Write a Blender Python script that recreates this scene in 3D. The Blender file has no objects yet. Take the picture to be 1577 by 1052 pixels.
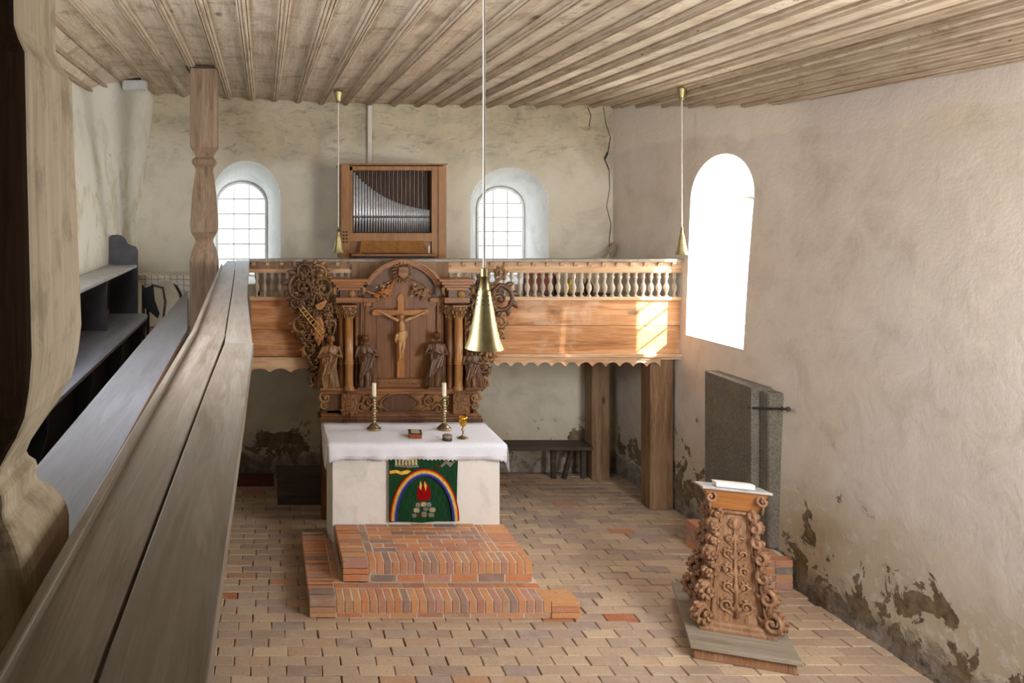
import bpy, bmesh, math, random
from mathutils import Vector, Matrix, Euler
from math import pi, sin, cos, radians
random.seed(7)
S = bpy.context.scene
COL = S.collection

# ------------------------------------------------------------------ camera
H = 3.85                      # camera height above the brick floor
F, CX, CY = 1250.0, 405.0, 322.0
cam_data = bpy.data.cameras.new('camera')
cam = bpy.data.objects.new('camera', cam_data); COL.objects.link(cam)
cam.location = (0, 0, H); cam.rotation_euler = (pi / 2, 0, 0)
cam_data.sensor_width = 36; cam_data.lens = F / 1577 * 36
cam_data.shift_x = (788.5 - CX) / 1577; cam_data.shift_y = -(526 - CY) / 1577
cam_data.clip_start = 0.05; cam_data.clip_end = 200
S.camera = cam
# ------------------------------------------------------------------ world, sun, lights, exposure
w = bpy.data.worlds.new('world'); S.world = w; w.use_nodes = True
bg = w.node_tree.nodes['Background']
bg.inputs['Color'].default_value = (0.86, 0.93, 1.0, 1); bg.inputs['Strength'].default_value = 2.0
sd = bpy.data.lights.new('sun', 'SUN'); sun = bpy.data.objects.new('sun', sd); COL.objects.link(sun)
sd.energy = 30; sd.angle = radians(1.2); sd.color = (1.0, 0.93, 0.82)
sun.rotation_euler = Vector((-1.1, 0.8, -0.85)).to_track_quat('-Z', 'Y').to_euler()
def area(name, loc, tgt, sx, sy, e, col):
    l = bpy.data.lights.new(name, 'AREA'); l.shape = 'RECTANGLE'; l.size = sx; l.size_y = sy; l.energy = e; l.color = col
    o = bpy.data.objects.new(name, l); COL.objects.link(o); o.location = loc
    o.rotation_euler = (Vector(tgt) - Vector(loc)).to_track_quat('-Z', 'Y').to_euler()
    return o
area('daylight_right_windows', (5.2, 3.6, 3.3), (1.2, 8.0, 2.6), 2.4, 2.4, 250, (1.0, 0.97, 0.93))
area('fill_left', (-1.7, 4.2, 4.3), (4.5, 8.2, 2.4), 3.0, 1.3, 150, (0.84, 0.9, 1.0))  # added cool fill, out of view, to brighten the right wall
area('fill_rear', (2.2, -3.6, 3.0), (2.2, 8, 2.0), 3.0, 2.4, 18, (1.0, 0.97, 0.94))  # added weak fill behind the camera; the rear wall has no opening
area('daylight_right_window', (6.05, 9.9, 3.3), (3.0, 9.7, 2.2), 0.9, 1.3, 70, (1.0, 0.97, 0.93))
S.view_settings.view_transform = 'Standard'; S.view_settings.look = 'None'
S.view_settings.gamma = 1; S.view_settings.use_curve_mapping = False
S.view_settings.exposure = 0.68
S.cycles.max_bounces = 8; S.cycles.diffuse_bounces = 5

# ------------------------------------------------------------------ helpers
def px(x, y, Z):              # point seen at pixel x,y at depth Z
    return Vector(((x - CX) * Z / F, Z, H - (y - CY) * Z / F))
def onh(x, y, z):             # point seen at pixel x,y on the level z
    Z = F * (H - z) / (y - CY)
    return Vector(((x - CX) * Z / F, Z, z))

def link(o, parent=None):
    COL.objects.link(o)
    if parent is not None: o.parent = parent
    return o
def thing(name, label, cat, loc=(0, 0, 0), rz=0, group=None):
    o = bpy.data.objects.new(name, None); o.empty_display_size = 0.1
    COL.objects.link(o); o.location = loc; o.rotation_euler = (0, 0, rz)
    tag(o, label, cat, group); return o
def tag(o, label, cat, group=None):
    o['label'] = label; o['category'] = cat
    if group: o['group'] = group
    return o

class MB:
    def __init__(s): s.bm = bmesh.new()
    def poly(s, vs, fs):
        v = [s.bm.verts.new(p) for p in vs]
        for f in fs:
            try: s.bm.faces.new([v[i] for i in f])
            except ValueError: pass
        return v
    def hexa(s, p):           # 8 points, bottom ring then top ring
        s.poly(p, [(3, 2, 1, 0), (4, 5, 6, 7), (0, 1, 5, 4), (1, 2, 6, 5), (2, 3, 7, 6), (3, 0, 4, 7)]); return s
    def box(s, x0, x1, y0, y1, z0, z1):
        x0, x1 = sorted((x0, x1)); y0, y1 = sorted((y0, y1)); z0, z1 = sorted((z0, z1))
        return s.hexa([(x0, y0, z0), (x1, y0, z0), (x1, y1, z0), (x0, y1, z0), (x0, y0, z1), (x1, y0, z1), (x1, y1, z1), (x0, y1, z1)])
    def bar(s, a, b, wx, wz, up=(0, 0, 1)):   # box from a to b
        a = Vector(a); b = Vector(b); d = (b - a).normalized(); u = Vector(up)
        if abs(d.dot(u)) > .98: u = Vector((0, 1, 0))
        sx = d.cross(u).normalized() * wx / 2; uz = sx.cross(d).normalized() * wz / 2
        return s.hexa([a - sx - uz, a + sx - uz, b + sx - uz, b - sx - uz, a - sx + uz, a + sx + uz, b + sx + uz, b - sx + uz])
    def prism(s, pts, axis, a, b):            # outline extruded along an axis ('x': pts=(y,z), 'y': (x,z), 'z': (x,y))
        def mk(p, t): return {'x': (t, p[0], p[1]), 'y': (p[0], t, p[1]), 'z': (p[0], p[1], t)}[axis]
        n = len(pts); vs = [mk(p, a) for p in pts] + [mk(p, b) for p in pts]
        s.poly(vs, [tuple(range(n)), tuple(range(2 * n - 1, n - 1, -1))] + [(i, i + n, (i + 1) % n + n, (i + 1) % n) for i in range(n)])
        return s
    def lathe(s, prof, c=(0, 0, 0), n=16, cap=True):   # prof = [(r,z)]
        c = Vector(c); rings = []
        for r, z in prof:
            rings.append([s.bm.verts.new(c + Vector((r * cos(2 * pi * i / n), r * sin(2 * pi * i / n), z))) for i in range(n)])
        for A, B in zip(rings, rings[1:]):
            for i in range(n): s.bm.faces.new([A[i], A[(i + 1) % n], B[(i + 1) % n], B[i]])
        if cap:
            s.bm.faces.new(rings[0][::-1]); s.bm.faces.new(rings[-1])
        return s
    def sq(s, prof, c=(0, 0, 0), rot=pi / 4):          # square-section lathe
        c = Vector(c); rings = []
        for r, z in prof:
            rings.append([s.bm.verts.new(c + Vector((x * r, y * r, z))) for x, y in ((-1, -1), (1, -1), (1, 1), (-1, 1))])
        for A, B in zip(rings, rings[1:]):
            for i in range(4): s.bm.faces.new([A[i], A[(i + 1) % 4], B[(i + 1) % 4], B[i]])
        s.bm.faces.new(rings[0][::-1]); s.bm.faces.new(rings[-1]); return s
    def tube(s, pts, rad, n=6, flat=1.0, nrm=(0, 1, 0)):  # tapered tube; flat = thickness along nrm
        pts = [Vector(p) for p in pts]; m = len(pts); N = Vector(nrm); rings = []
        for i, p in enumerate(pts):
            d = (pts[min(i + 1, m - 1)] - pts[max(i - 1, 0)])
            d = d.normalized() if d.length > 1e-9 else Vector((0, 0, 1))
            side = d.cross(N)
            if side.length < 1e-3: side = d.cross(Vector((1, 0, 0)))
            side.normalize(); up = side.cross(d).normalized()
            r = rad[i] if isinstance(rad, (list, tuple)) else rad
            rings.append([s.bm.verts.new(p + side * r * cos(2 * pi * k / n) + up * r * flat * sin(2 * pi * k / n)) for k in range(n)])
        for A, B in zip(rings, rings[1:]):
            for k in range(n): s.bm.faces.new([A[k], A[(k + 1) % n], B[(k + 1) % n], B[k]])
        s.bm.faces.new(rings[0][::-1]); s.bm.faces.new(rings[-1]); return s
    def blob(s, c, rx, ry, rz, rot=None, n=8, m=5):       # ellipsoid
        c = Vector(c); R = rot if rot is not None else Matrix.Identity(3); rings = []
        for j in range(1, m):
            a = pi * j / m
            rings.append([s.bm.verts.new(c + R @ Vector((rx * sin(a) * cos(2 * pi * k / n), ry * sin(a) * sin(2 * pi * k / n), rz * cos(a)))) for k in range(n)])
        t = s.bm.verts.new(c + R @ Vector((0, 0, rz))); b = s.bm.verts.new(c + R @ Vector((0, 0, -rz)))
        for A, B in zip(rings, rings[1:]):
            for k in range(n): s.bm.faces.new([A[k], B[k], B[(k + 1) % n], A[(k + 1) % n]])
        for k in range(n):
            s.bm.faces.new([t, rings[0][k], rings[0][(k + 1) % n]]); s.bm.faces.new([b, rings[-1][(k + 1) % n], rings[-1][k]])
        return s
    def leaf(s, c, ang, L, W, T=.5):          # pointed leaf lying in the xz plane, growing from c towards angle ang
        R = Matrix.Rotation(-(ang - pi / 2), 3, 'Y')
        c = Vector(c); v = []
        pr = [(0, .15), (.25, .8), (.5, 1), (.75, .7), (1, .06)]
        rings = []
        for t, wd in pr:
            w_ = W * wd; k = T * W * (.4 + .6 * wd)
            rings.append([s.bm.verts.new(c + R @ Vector(q)) for q in ((-w_, 0, t * L), (-w_ * .4, -k, t * L), (0, -k * .55, t * L), (w_ * .4, -k, t * L), (w_, 0, t * L), (0, k * .3, t * L))])
        for A, B in zip(rings, rings[1:]):
            for k in range(6): s.bm.faces.new([A[k], A[(k + 1) % 6], B[(k + 1) % 6], B[k]])
        s.bm.faces.new(rings[0][::-1]); s.bm.faces.new(rings[-1]); return s
    def scroll(s, cx, cz, r, a0=0.0, turns=1.4, sg=1, th=.02, y=0.0, depth=1.0, leaves=6, tail=None, LL=1.0):
        # volute winding inwards from angle a0 in the xz plane; th = stem radius
        n = int(16 * turns) + 4; pts = []; rad = []
        if tail:
            x1, z1 = cx + r * cos(a0), cz + r * sin(a0)
            for i in range(6):
                t = i / 6; q = (tail[0] + (x1 - tail[0]) * t, tail[1] + (z1 - tail[1]) * t)
                bow = sin(pi * t) * .15 * r * sg
                dx, dz = x1 - tail[0], z1 - tail[1]; L = math.hypot(dx, dz) + 1e-6
                pts.append((q[0] + dz / L * bow, y, q[1] - dx / L * bow)); rad.append(th * (.5 + .5 * t))
        for i in range(n):
            t = i / (n - 1); a = a0 + sg * 2 * pi * turns * t; rr = r * (1 - .86 * t)
            pts.append((cx + rr * cos(a), y - depth * .02 * sin(pi * t), cz + rr * sin(a))); rad.append(th * (1 - .55 * t))
        s.tube(pts, rad, 6, depth)
        s.blob((cx, y - th * .6, cz), th * 1.15, th * 1.1, th * 1.15, n=7, m=4)
        for k in range(leaves):
            t = (k + .5) / leaves * .62; a = a0 + sg * 2 * pi * turns * t; rr = r * (1 - .86 * t)
            p = (cx + rr * cos(a), y, cz + rr * sin(a))
            s.leaf(p, a + sg * .95, r * .55 * LL * (1 - .5 * t), th * 1.15, .6)
            if k % 2 == 0: s.leaf(p, a + pi - sg * .9, r * .3 * LL, th * .8, .6)
        return s
    def build(s, name, mat, parent=None, smooth=False, bev=0, sub=0, vox=0, col=None):
        bmesh.ops.recalc_face_normals(s.bm, faces=s.bm.faces)
        me = bpy.data.meshes.new(name); s.bm.to_mesh(me); s.bm.free()
        o = bpy.data.objects.new(name, me); link(o, parent)
        if mat: me.materials.append(mat)
        if smooth: me.polygons.foreach_set('use_smooth', [True] * len(me.polygons))
        if vox:
            m = o.modifiers.new('r', 'REMESH'); m.mode = 'VOXEL'; m.voxel_size = vox; m.use_smooth_shade = True
        if bev:
            m = o.modifiers.new('b', 'BEVEL'); m.width = bev; m.segments = 2; m.limit_method = 'ANGLE'; m.angle_limit = radians(40)
        if sub:
            m = o.modifiers.new('s', 'SUBSURF'); m.levels = sub; m.render_levels = sub
        return o
def dup(o, parent=None, loc=None, rot=None, scale=None):
    c = o.copy(); COL.objects.link(c); c.parent = parent
    if loc is not None: c.location = loc
    if rot is not None: c.rotation_euler = rot
    if scale is not None: c.scale = scale
    return c
def dup_tree(root, loc, label=None):
    r = dup(root, None, loc)
    if label: r['label'] = label
    for ch in list(root.children):
        c = dup(ch, r)
        for g in list(ch.children): dup(g, c)
    return r
def struct(o): o['kind'] = 'structure'; return o

# ------------------------------------------------------------------ materials
def lin(c):
    return tuple(((v / 255) / 12.92 if v / 255 <= .04045 else ((v / 255 + .055) / 1.055) ** 2.4) for v in c) + (1,)
class NT:
    def __init__(s, name):
        s.m = bpy.data.materials.new(name); s.m.use_nodes = True; s.t = s.m.node_tree
        s.b = s.t.nodes['Principled BSDF']; s.out = s.t.nodes['Material Output']
    def n(s, ty, **k):
        nd = s.t.nodes.new(ty)
        for a, v in k.items():
            if a.startswith('i_'):
                key = a[2:].replace('_', ' '); nd.inputs[key].default_value = v
            else: setattr(nd, a, v)
        return nd
    def l(s, a, b): s.t.links.new(a, b)
    def val(s, sock, v):
        if hasattr(v, 'is_linked'): s.l(v, sock)
        else: sock.default_value = v
    def math(s, op, a, b=0.0, c=None, clamp=False):
        nd = s.t.nodes.new('ShaderNodeMath'); nd.operation = op; nd.use_clamp = clamp
        s.val(nd.inputs[0], a); s.val(nd.inputs[1], b)
        if c is not None: s.val(nd.inputs[2], c)
        return nd.outputs[0]
    def mix(s, f, a, b, bt='MIX'):
        nd = s.t.nodes.new('ShaderNodeMix'); nd.data_type = 'RGBA'; nd.blend_type = bt
        s.val(nd.inputs[0], f); s.val(nd.inputs[6], a); s.val(nd.inputs[7], b); return nd.outputs[2]
    def ramp(s, f, stops, interp='LINEAR'):
        nd = s.t.nodes.new('ShaderNodeValToRGB'); cr = nd.color_ramp; cr.interpolation = interp
        while len(cr.elements) < len(stops): cr.elements.new(.5)
        for e, (p, c) in zip(cr.elements, stops): e.position = p; e.color = c if len(c) == 4 else lin(c)
        s.l(f, nd.inputs[0]); return nd.outputs[0]
    def noise(s, vec, scale, detail=4, rough=.55, dist=0.0):
        nd = s.t.nodes.new('ShaderNodeTexNoise'); nd.inputs['Scale'].default_value = scale; nd.inputs['Detail'].default_value = detail
        nd.inputs['Roughness'].default_value = rough; nd.inputs['Distortion'].default_value = dist
        s.l(vec, nd.inputs['Vector']); return nd.outputs['Fac']
    def smooth(s, v, a, b):
        nd = s.t.nodes.new('ShaderNodeMapRange'); nd.interpolation_type = 'SMOOTHSTEP'
        s.val(nd.inputs[0], v); nd.inputs[1].default_value = a; nd.inputs[2].default_value = b; return nd.outputs[0]
    def coords(s, scale=(1, 1, 1), rnd=True, loc=(0, 0, 0)):
        tc = s.n('ShaderNodeTexCoord'); v = tc.outputs['Object']
        if rnd:
            oi = s.n('ShaderNodeObjectInfo'); m = s.n('ShaderNodeVectorMath', operation='SCALE')
            m.inputs[0].default_value = (37, 53, 71); s.l(oi.outputs['Random'], m.inputs['Scale'])
            a = s.n('ShaderNodeVectorMath', operation='ADD'); s.l(v, a.inputs[0]); s.l(m.outputs[0], a.inputs[1]); v = a.outputs[0]
            s.rand = oi.outputs['Random']
        mp = s.n('ShaderNodeMapping'); mp.inputs['Scale'].default_value = scale; mp.inputs['Location'].default_value = loc
        s.l(v, mp.inputs['Vector']); s.raw = v; return mp.outputs['Vector']
    def done(s, colr, rough=.7, bump=None, bs=.3, bd=.01, metal=0, spec=.3):
        s.val(s.b.inputs['Base Color'], colr); s.val(s.b.inputs['Roughness'], rough)
        s.b.inputs['Metallic'].default_value = metal; s.b.inputs['Specular IOR Level'].default_value = spec
        if bump is not None:
            bn = s.n('ShaderNodeBump'); bn.inputs['Strength'].default_value = bs; bn.inputs['Distance'].default_value = bd
            s.l(bump, bn.inputs['Height']); s.l(bn.outputs[0], s.b.inputs['Normal'])
        return s.m
def wood(name, cs, axis='X', rough=.65, fine=1.0, var=.25, knots=1.0, bd=.004, spec=.3, dirt=None, cross=0):
    t = NT(name); sc = [9 * fine] * 3; sc['XYZ'.index(axis)] = .55 * fine
    v = t.coords(tuple(sc))
    a = t.noise(v, 1.6, 6, .62, .6)
    b = t.noise(v, 9, 3, .6, 0)
    g = t.math('ADD', t.math('MULTIPLY', a, .7), t.math('MULTIPLY', b, .3))
    rings = t.math('SINE', t.math('MULTIPLY', a, 46.0)); rings = t.math('MULTIPLY_ADD', rings, .05, g)
    c = t.ramp(rings, [(.28, cs[0]), (.47, cs[1]), (.68, cs[2])])
    big = t.noise(t.raw, 1.1 * fine, 2)
    c = t.mix(t.smooth(big, .35, .75), c, t.mix(.5, c, lin(cs[2])))
    if knots:
        kc = [2.2 * fine] * 3; kc['XYZ'.index(axis)] = 1.0 * fine
        mp = t.n('ShaderNodeMapping'); mp.inputs['Scale'].default_value = kc; t.l(t.raw, mp.inputs['Vector'])
        vo = t.n('ShaderNodeTexVoronoi'); vo.inputs['Scale'].default_value = 1.3; t.l(mp.outputs[0], vo.inputs['Vector'])
        k = t.math('SUBTRACT', 1.0, t.smooth(vo.outputs['Distance'], .03, .13 * knots))
        c = t.mix(t.math('MULTIPLY', k, .75), c, lin([x * .38 for x in cs[0]]))
    if cross:
        mp = t.n('ShaderNodeMapping'); mp.inputs['Scale'].default_value = (1.6, 7, 1); t.l(t.raw, mp.inputs['Vector'])
        cn = t.noise(mp.outputs[0], 1.0, 3, .6, 1.2); cm = t.noise(t.raw, 2.2, 2)
        cb = t.math('SUBTRACT', 1.0, t.smooth(t.math('ABSOLUTE', t.math('SUBTRACT', cn, .5)), .002, .012))
        cb = t.math('MULTIPLY', cb, t.smooth(cm, .5, .6)); c = t.mix(t.math('MULTIPLY', cb, cross), c, lin((84, 64, 44)))
    if dirt:
        dn = t.noise(t.raw, dirt[1], 5, .65); c = t.mix(t.math('MULTIPLY', t.smooth(dn, .5, .66), dirt[2]), c, lin(dirt[0]))
    hv = t.n('ShaderNodeHueSaturation'); t.l(c, hv.inputs['Color'])
    t.l(t.math('MULTIPLY_ADD', t.rand, var, 1 - var / 2), hv.inputs['Value'])
    return t.done(hv.outputs[0], rough, g, .5, bd, spec=spec)
def plain(name, c, rough=.6, metal=0, nscale=20, amt=.15, spec=.3, bs=.1):
    t = NT(name); v = t.coords(); f = t.noise(v, nscale, 4)
    d = [x * (1 - amt) for x in c]; e = [min(255, x * (1 + amt)) for x in c]
    return t.done(t.ramp(f, [(.3, d), (.7, e)]), rough, f, bs, .004, metal, spec)
M = {}
M['ceiling'] = wood('weathered_ceiling_boards', [(150, 130, 106), (192, 174, 150), (216, 204, 184)], 'Y', .8, 1.0, .16, 1.1, dirt=((118, 92, 66), 3.0, .4), cross=.8)
M['batten'] = wood('weathered_ceiling_battens', [(132, 112, 88), (176, 156, 132), (204, 190, 168)], 'Y', .8, 2.2, .12, .6)
M['rail'] = wood('worn_rail_planks', [(92, 78, 62), (126, 112, 97), (150, 140, 128)], 'Y', .42, 1.0, .1, .7, spec=.55)
M['desk'] = wood('grey_painted_plank', [(70, 69, 70), (90, 89, 91), (108, 107, 110)], 'Y', .45, .8, .1, 0, spec=.5)
M['seatgrey'] = wood('blue_grey_seat', [(98, 100, 108), (122, 124, 132), (142, 144, 152)], 'Y', .45, .8, .1, 0, spec=.5)
M['postdark'] = wood('dark_brown_post_wood', [(44, 31, 20), (66, 48, 32), (92, 70, 48)], 'Z', .6, 1.0, .05, 0)
M['pine'] = wood('gallery_pine', [(122, 74, 38), (170, 114, 68), (204, 156, 112)], 'X', .6, .7, .15, 1.0, dirt=((222, 198, 172), 1.6, .35))
M['pinel'] = wood('gallery_pine_light', [(140, 98, 62), (182, 142, 104), (208, 178, 146)], 'X', .6, 1.2, .15, 0)
M['pinez'] = wood('baluster_wood', [(126, 106, 86), (164, 146, 126), (192, 178, 160)], 'Z', .6, 2, .3, 0)
M['post'] = wood('post_wood', [(80, 56, 38), (116, 88, 62), (148, 120, 92)], 'Z', .7, 1.0, .1, .9)
M['postw'] = wood('turned_post_wood', [(96, 76, 58), (132, 108, 86), (158, 136, 114)], 'Z', .65, 1.1, .1, .9)
M['nearpost'] = wood('pale_post_wood', [(150, 134, 108), (186, 172, 146), (208, 196, 172)], 'Z', .7, 1.0, .05, 0, dirt=((96, 78, 56), 9, .35))
M['oak'] = wood('altarpiece_oak', [(58, 32, 11), (102, 60, 25), (138, 88, 42)], 'Z', .42, 1.4, .2, 0, spec=.5)
M['oakx'] = wood('altarpiece_oak_mouldings', [(70, 38, 13), (120, 73, 32), (156, 102, 52)], 'X', .42, 1.4, .2, 0, spec=.5)
M['carve'] = wood('carved_oak', [(58, 36, 15), (108, 73, 36), (156, 116, 66)], 'Z', .45, 2.5, .3, 0, spec=.5)
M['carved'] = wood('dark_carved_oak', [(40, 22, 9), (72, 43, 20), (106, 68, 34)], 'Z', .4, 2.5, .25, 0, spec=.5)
M['column'] = wood('column_oak', [(104, 66, 30), (146, 98, 50), (178, 130, 78)], 'Z', .35, 1.5, .05, 0, spec=.5)
M['corpus'] = wood('pale_carved_wood', [(120, 84, 44), (160, 118, 70), (192, 150, 100)], 'Z', .4, 2.5, .1, 0, spec=.4)
M['lime'] = wood('light_carved_wood', [(104, 58, 20), (144, 88, 36), (172, 116, 58)], 'Z', .45, 3, .1, 0, spec=.4)
M['organ'] = wood('organ_oak', [(96, 60, 26), (132, 88, 42), (156, 108, 58)], 'Z', .45, 1.6, .12, 0, spec=.4)
M['organd'] = wood('organ_dark_wood', [(34, 18, 10), (54, 30, 17), (76, 44, 26)], 'Z', .5, 3, .2, 0)
M['lect'] = wood('lectern_carved_wood', [(90, 60, 40), (136, 98, 70), (176, 138, 106)], 'Z', .5, 2.2, .15, 0, spec=.4)
M['lecto'] = wood('lectern_orange_wood', [(136, 82, 38), (170, 108, 56), (192, 134, 78)], 'X', .42, 1.2, .05, 0, spec=.45)
M['greywood'] = wood('grey_floor_board', [(104, 92, 78), (138, 126, 110), (160, 150, 136)], 'X', .6, 1.2, .1, .5)
M['darkwood'] = wood('dark_bench_wood', [(40, 30, 24), (62, 50, 42), (84, 72, 62)], 'X', .6, 1.2, .2, 0)
M['pew'] = plain('dark_grey_paint', (62, 61, 64), .5, 0, 8, .12, .4)
M['pewl'] = plain('grey_paint', (176, 176, 176), .5, 0, 8, .1, .4)
M['black'] = plain('black_paint', (22, 22, 24), .5)
M['white'] = plain('white_paint', (232, 232, 228), .5, 0, 10, .04)
M['brass'] = plain('brass', (174, 162, 116), .42, 1, 30, .08)
M['obrass'] = plain('old_brass', (156, 144, 112), .34, 1, 40, .25)
M['gold'] = plain('gold', (214, 164, 60), .25, 1, 40, .15)
M['tin'] = plain('pipe_metal', (206, 208, 212), .42, .55, 20, .08)
M['iron'] = plain('iron', (70, 66, 62), .6, .6, 30, .3)
M['wax'] = plain('candle_wax', (232, 224, 196), .5, 0, 10, .05)
M['linen'] = plain('white_linen', (228, 231, 242), .85, 0, 60, .02, .1, .2)
M['paper'] = plain('paper', (228, 228, 224), .8, 0, 30, .03)
M['cable'] = plain('pale_cable', (206, 200, 188), .5, 0, 30, .05)
M['redbook'] = plain('red_brown_cover', (140, 66, 38), .5, 0, 30, .1)
M['rope'] = plain('ladder_gold', (220, 178, 104), .5, 0, 30, .1)
for nm, c in {'green': (30, 66, 42), 'red': (150, 36, 22), 'crimson': (140, 14, 18), 'orange': (232, 132, 52), 'yellow': (228, 190, 84), 'blue': (62, 50, 140), 'skyblue': (132, 142, 160), 'beige': (198, 184, 140), 'brown': (74, 52, 34), 'grey': (126, 120, 110), 'stonea': (168, 160, 130), 'stoneb': (140, 124, 110), 'stonec': (128, 128, 134)}.items():
    t = NT('felt_' + nm); v = t.coords((60, 60, 8), False); f = t.noise(v, 2, 3)
    M[nm] = t.done(t.ramp(f, [(.25, [x * .72 for x in c]), (.75, [min(255, x * 1.2) for x in c])]), .95, f, .4, .004, spec=.05)
t = NT('window_glass'); t.t.nodes.remove(t.b)
tr = t.n('ShaderNodeBsdfTransparent'); gl = t.n('ShaderNodeBsdfGlossy'); gl.inputs['Roughness'].default_value = .05; mx = t.n('ShaderNodeMixShader')
tr.inputs['Color'].default_value = (.93, .96, .98, 1)
mx.inputs[0].default_value = .05; t.l(tr.outputs[0], mx.inputs[1]); t.l(gl.outputs[0], mx.inputs[2]); t.l(mx.outputs[0], t.out.inputs['Surface'])
M['glass'] = t.m

def plaster(name, base, base2, kind):
    t = NT(name); v = t.coords((1, 1, 1), False)
    sp = t.n('ShaderNodeSeparateXYZ'); t.l(v, sp.inputs[0]); X, Y, Z = sp.outputs
    n1 = t.noise(v, .55, 5, .6, .5); n2 = t.noise(v, 2.4, 7, .65, .4); n3 = t.noise(v, 9, 6, .7); n4 = t.noise(v, 40, 3)
    c = t.ramp(n1, [(.3, base), (.7, base2)])
    c = t.mix(t.math('MULTIPLY', t.smooth(n2, .48, .7), .42), c, lin([x * .83 for x in base]))
    c = t.mix(t.math('MULTIPLY', t.smooth(n2, .48, .3), .35), c, lin((226, 219, 205)))
    hgt = t.math('ADD', t.math('MULTIPLY', n2, .25), t.math('MULTIPLY', n3, .12))
    if kind == 'right':
        zz = t.math('ADD', Z, t.math('MULTIPLY', t.math('SUBTRACT', n1, .5), .5))
        band = t.math('MULTIPLY', t.smooth(zz, 4.62, 4.66), t.smooth(Y, 8.9, 8.2)); c = t.mix(t.math('MULTIPLY', band, .55), c, lin((214, 206, 200)))
        top = t.math('MULTIPLY', t.smooth(zz, 4.66, 4.75), t.smooth(Y, 8.2, 8.9)); c = t.mix(t.math('MULTIPLY', top, .5), c, lin((226, 220, 204)))
    if kind in ('right', 'back'):
        dz = t.math('ADD', Z, t.math('MULTIPLY', t.math('SUBTRACT', n1, .5), 2.2)); lim = 1.25 if kind == 'right' else .9
        damp = t.smooth(dz, lim + .15, lim - .5)
        c = t.mix(t.math('MULTIPLY', damp, .65), c, lin((178, 164, 134)))
        salt = t.math('MULTIPLY', damp, t.smooth(n3, .52, .62)); c = t.mix(t.math('MULTIPLY', salt, .7), c, lin((206, 202, 196)))
        low = t.math('MULTIPLY', t.smooth(Z, 1.35, .1), 1.0)
        pt = t.smooth(t.math('ADD', n2, t.math('MULTIPLY', low, .16)), .655, .672); pt = t.math('MULTIPLY', pt, t.smooth(Z, *((1.7, 1.3) if kind == 'right' else (.85, .6))))
        c = t.mix(pt, c, t.ramp(n3, [(.35, (92, 80, 62)), (.65, (140, 124, 100))]))
        foot = t.smooth(t.math('ADD', Z, t.math('MULTIPLY', t.math('SUBTRACT', n2, .5), .9)), .3, .12)
        c = t.mix(t.math('MULTIPLY', foot, .75), c, t.ramp(n3, [(.35, (84, 76, 68)), (.6, (140, 134, 128))]))
        hgt = t.math('SUBTRACT', hgt, t.math('MULTIPLY', t.math('MAXIMUM', pt, foot), .5))
    if kind == 'back':
        st = t.smooth(t.math('ADD', Z, t.math('MULTIPLY', t.math('SUBTRACT', n1, .5), 2.6)), 4.25, 5.0)
        c = t.mix(t.math('MULTIPLY', st, .62), c, t.ramp(n2, [(.35, (118, 104, 80)), (.62, (188, 172, 136))]))
        # rough weathered band below the ceiling
        mp = t.n('ShaderNodeMapping'); mp.inputs['Scale'].default_value = (1, 1, 3.2); t.l(v, mp.inputs['Vector']); n5 = t.noise(mp.outputs[0], 4.5, 9, .75, .8)
        bd_ = t.math('MULTIPLY', t.smooth(Z, 4.4, 4.8), t.smooth(n5, .5, .68)); c = t.mix(t.math('MULTIPLY', bd_, .6), c, lin((112, 98, 76)))
    if kind == 'left':
        st = t.math('MULTIPLY', t.smooth(Z, 4.9, 4.3), t.smooth(n2, .45, .6)); c = t.mix(t.math('MULTIPLY', st, .45), c, lin((190, 178, 136)))
        ho = t.math('MULTIPLY', t.smooth(n3, .66, .69), t.smooth(Z, 4.9, 4.5)); c = t.mix(ho, c, lin((96, 80, 58))); hgt = t.math('SUBTRACT', hgt, t.math('MULTIPLY', ho, .4))
    return t.done(c, .9, t.math('ADD', hgt, t.math('MULTIPLY', n4, .03)), .6, .08, spec=.15)
M['wall_r'] = plaster('right_wall_plaster', (206, 195, 177), (206, 199, 192), 'right')
M['wall_b'] = plaster('back_wall_plaster', (206, 198, 178), (218, 212, 196), 'back')
M['wall_l'] = plaster('left_wall_plaster', (214, 212, 198), (226, 224, 214), 'left')
M['reveal'] = plaster('whitewashed_reveal', (226, 226, 220), (236, 236, 232), 'none')
M['render'] = plaster('altar_render', (230, 227, 222), (236, 233, 228), 'none')
M['slab'] = None
t = NT('dark_grey_stone'); v = t.coords((1, 1, 1), False); a = t.noise(v, 3, 6, .65); b = t.noise(v, 55, 3, .7)
M['slab'] = t.done(t.mix(.5, t.ramp(a, [(.3, (84, 80, 72)), (.7, (122, 116, 104))]), t.ramp(b, [(.35, (70, 66, 60)), (.65, (140, 134, 122))])), .85, t.math('ADD', a, b), .5, .02)
def brick(name, stops, isl=False, rough=.7):
    t = NT(name); v = t.coords((1, 1, 1), not isl)
    if isl:
        g = t.n('ShaderNodeNewGeometry'); rnd = g.outputs['Random Per Island']
    else: rnd = t.rand
    n1 = t.noise(v, 7, 5, .65); n2 = t.noise(v, 45, 4, .7)
    c = t.ramp(rnd, stops)
    c = t.mix(t.math('MULTIPLY', t.smooth(n1, .45, .75), .5), c, lin((188, 174, 158)))
    c = t.mix(t.math('MULTIPLY', t.smooth(n2, .55, .7), .5), c, lin((90, 74, 62)))
    return t.done(c, rough, t.math('ADD', n1, t.math('MULTIPLY', n2, .4)), .6, .012, spec=.4)
fl = [(0, (152, 132, 120)), (.2, (188, 164, 138)), (.4, (168, 146, 128)), (.6, (196, 172, 144)), (.8, (158, 140, 132)), (.965, (182, 154, 128)), (.988, (176, 112, 76)), (1, (168, 98, 60))]
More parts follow.
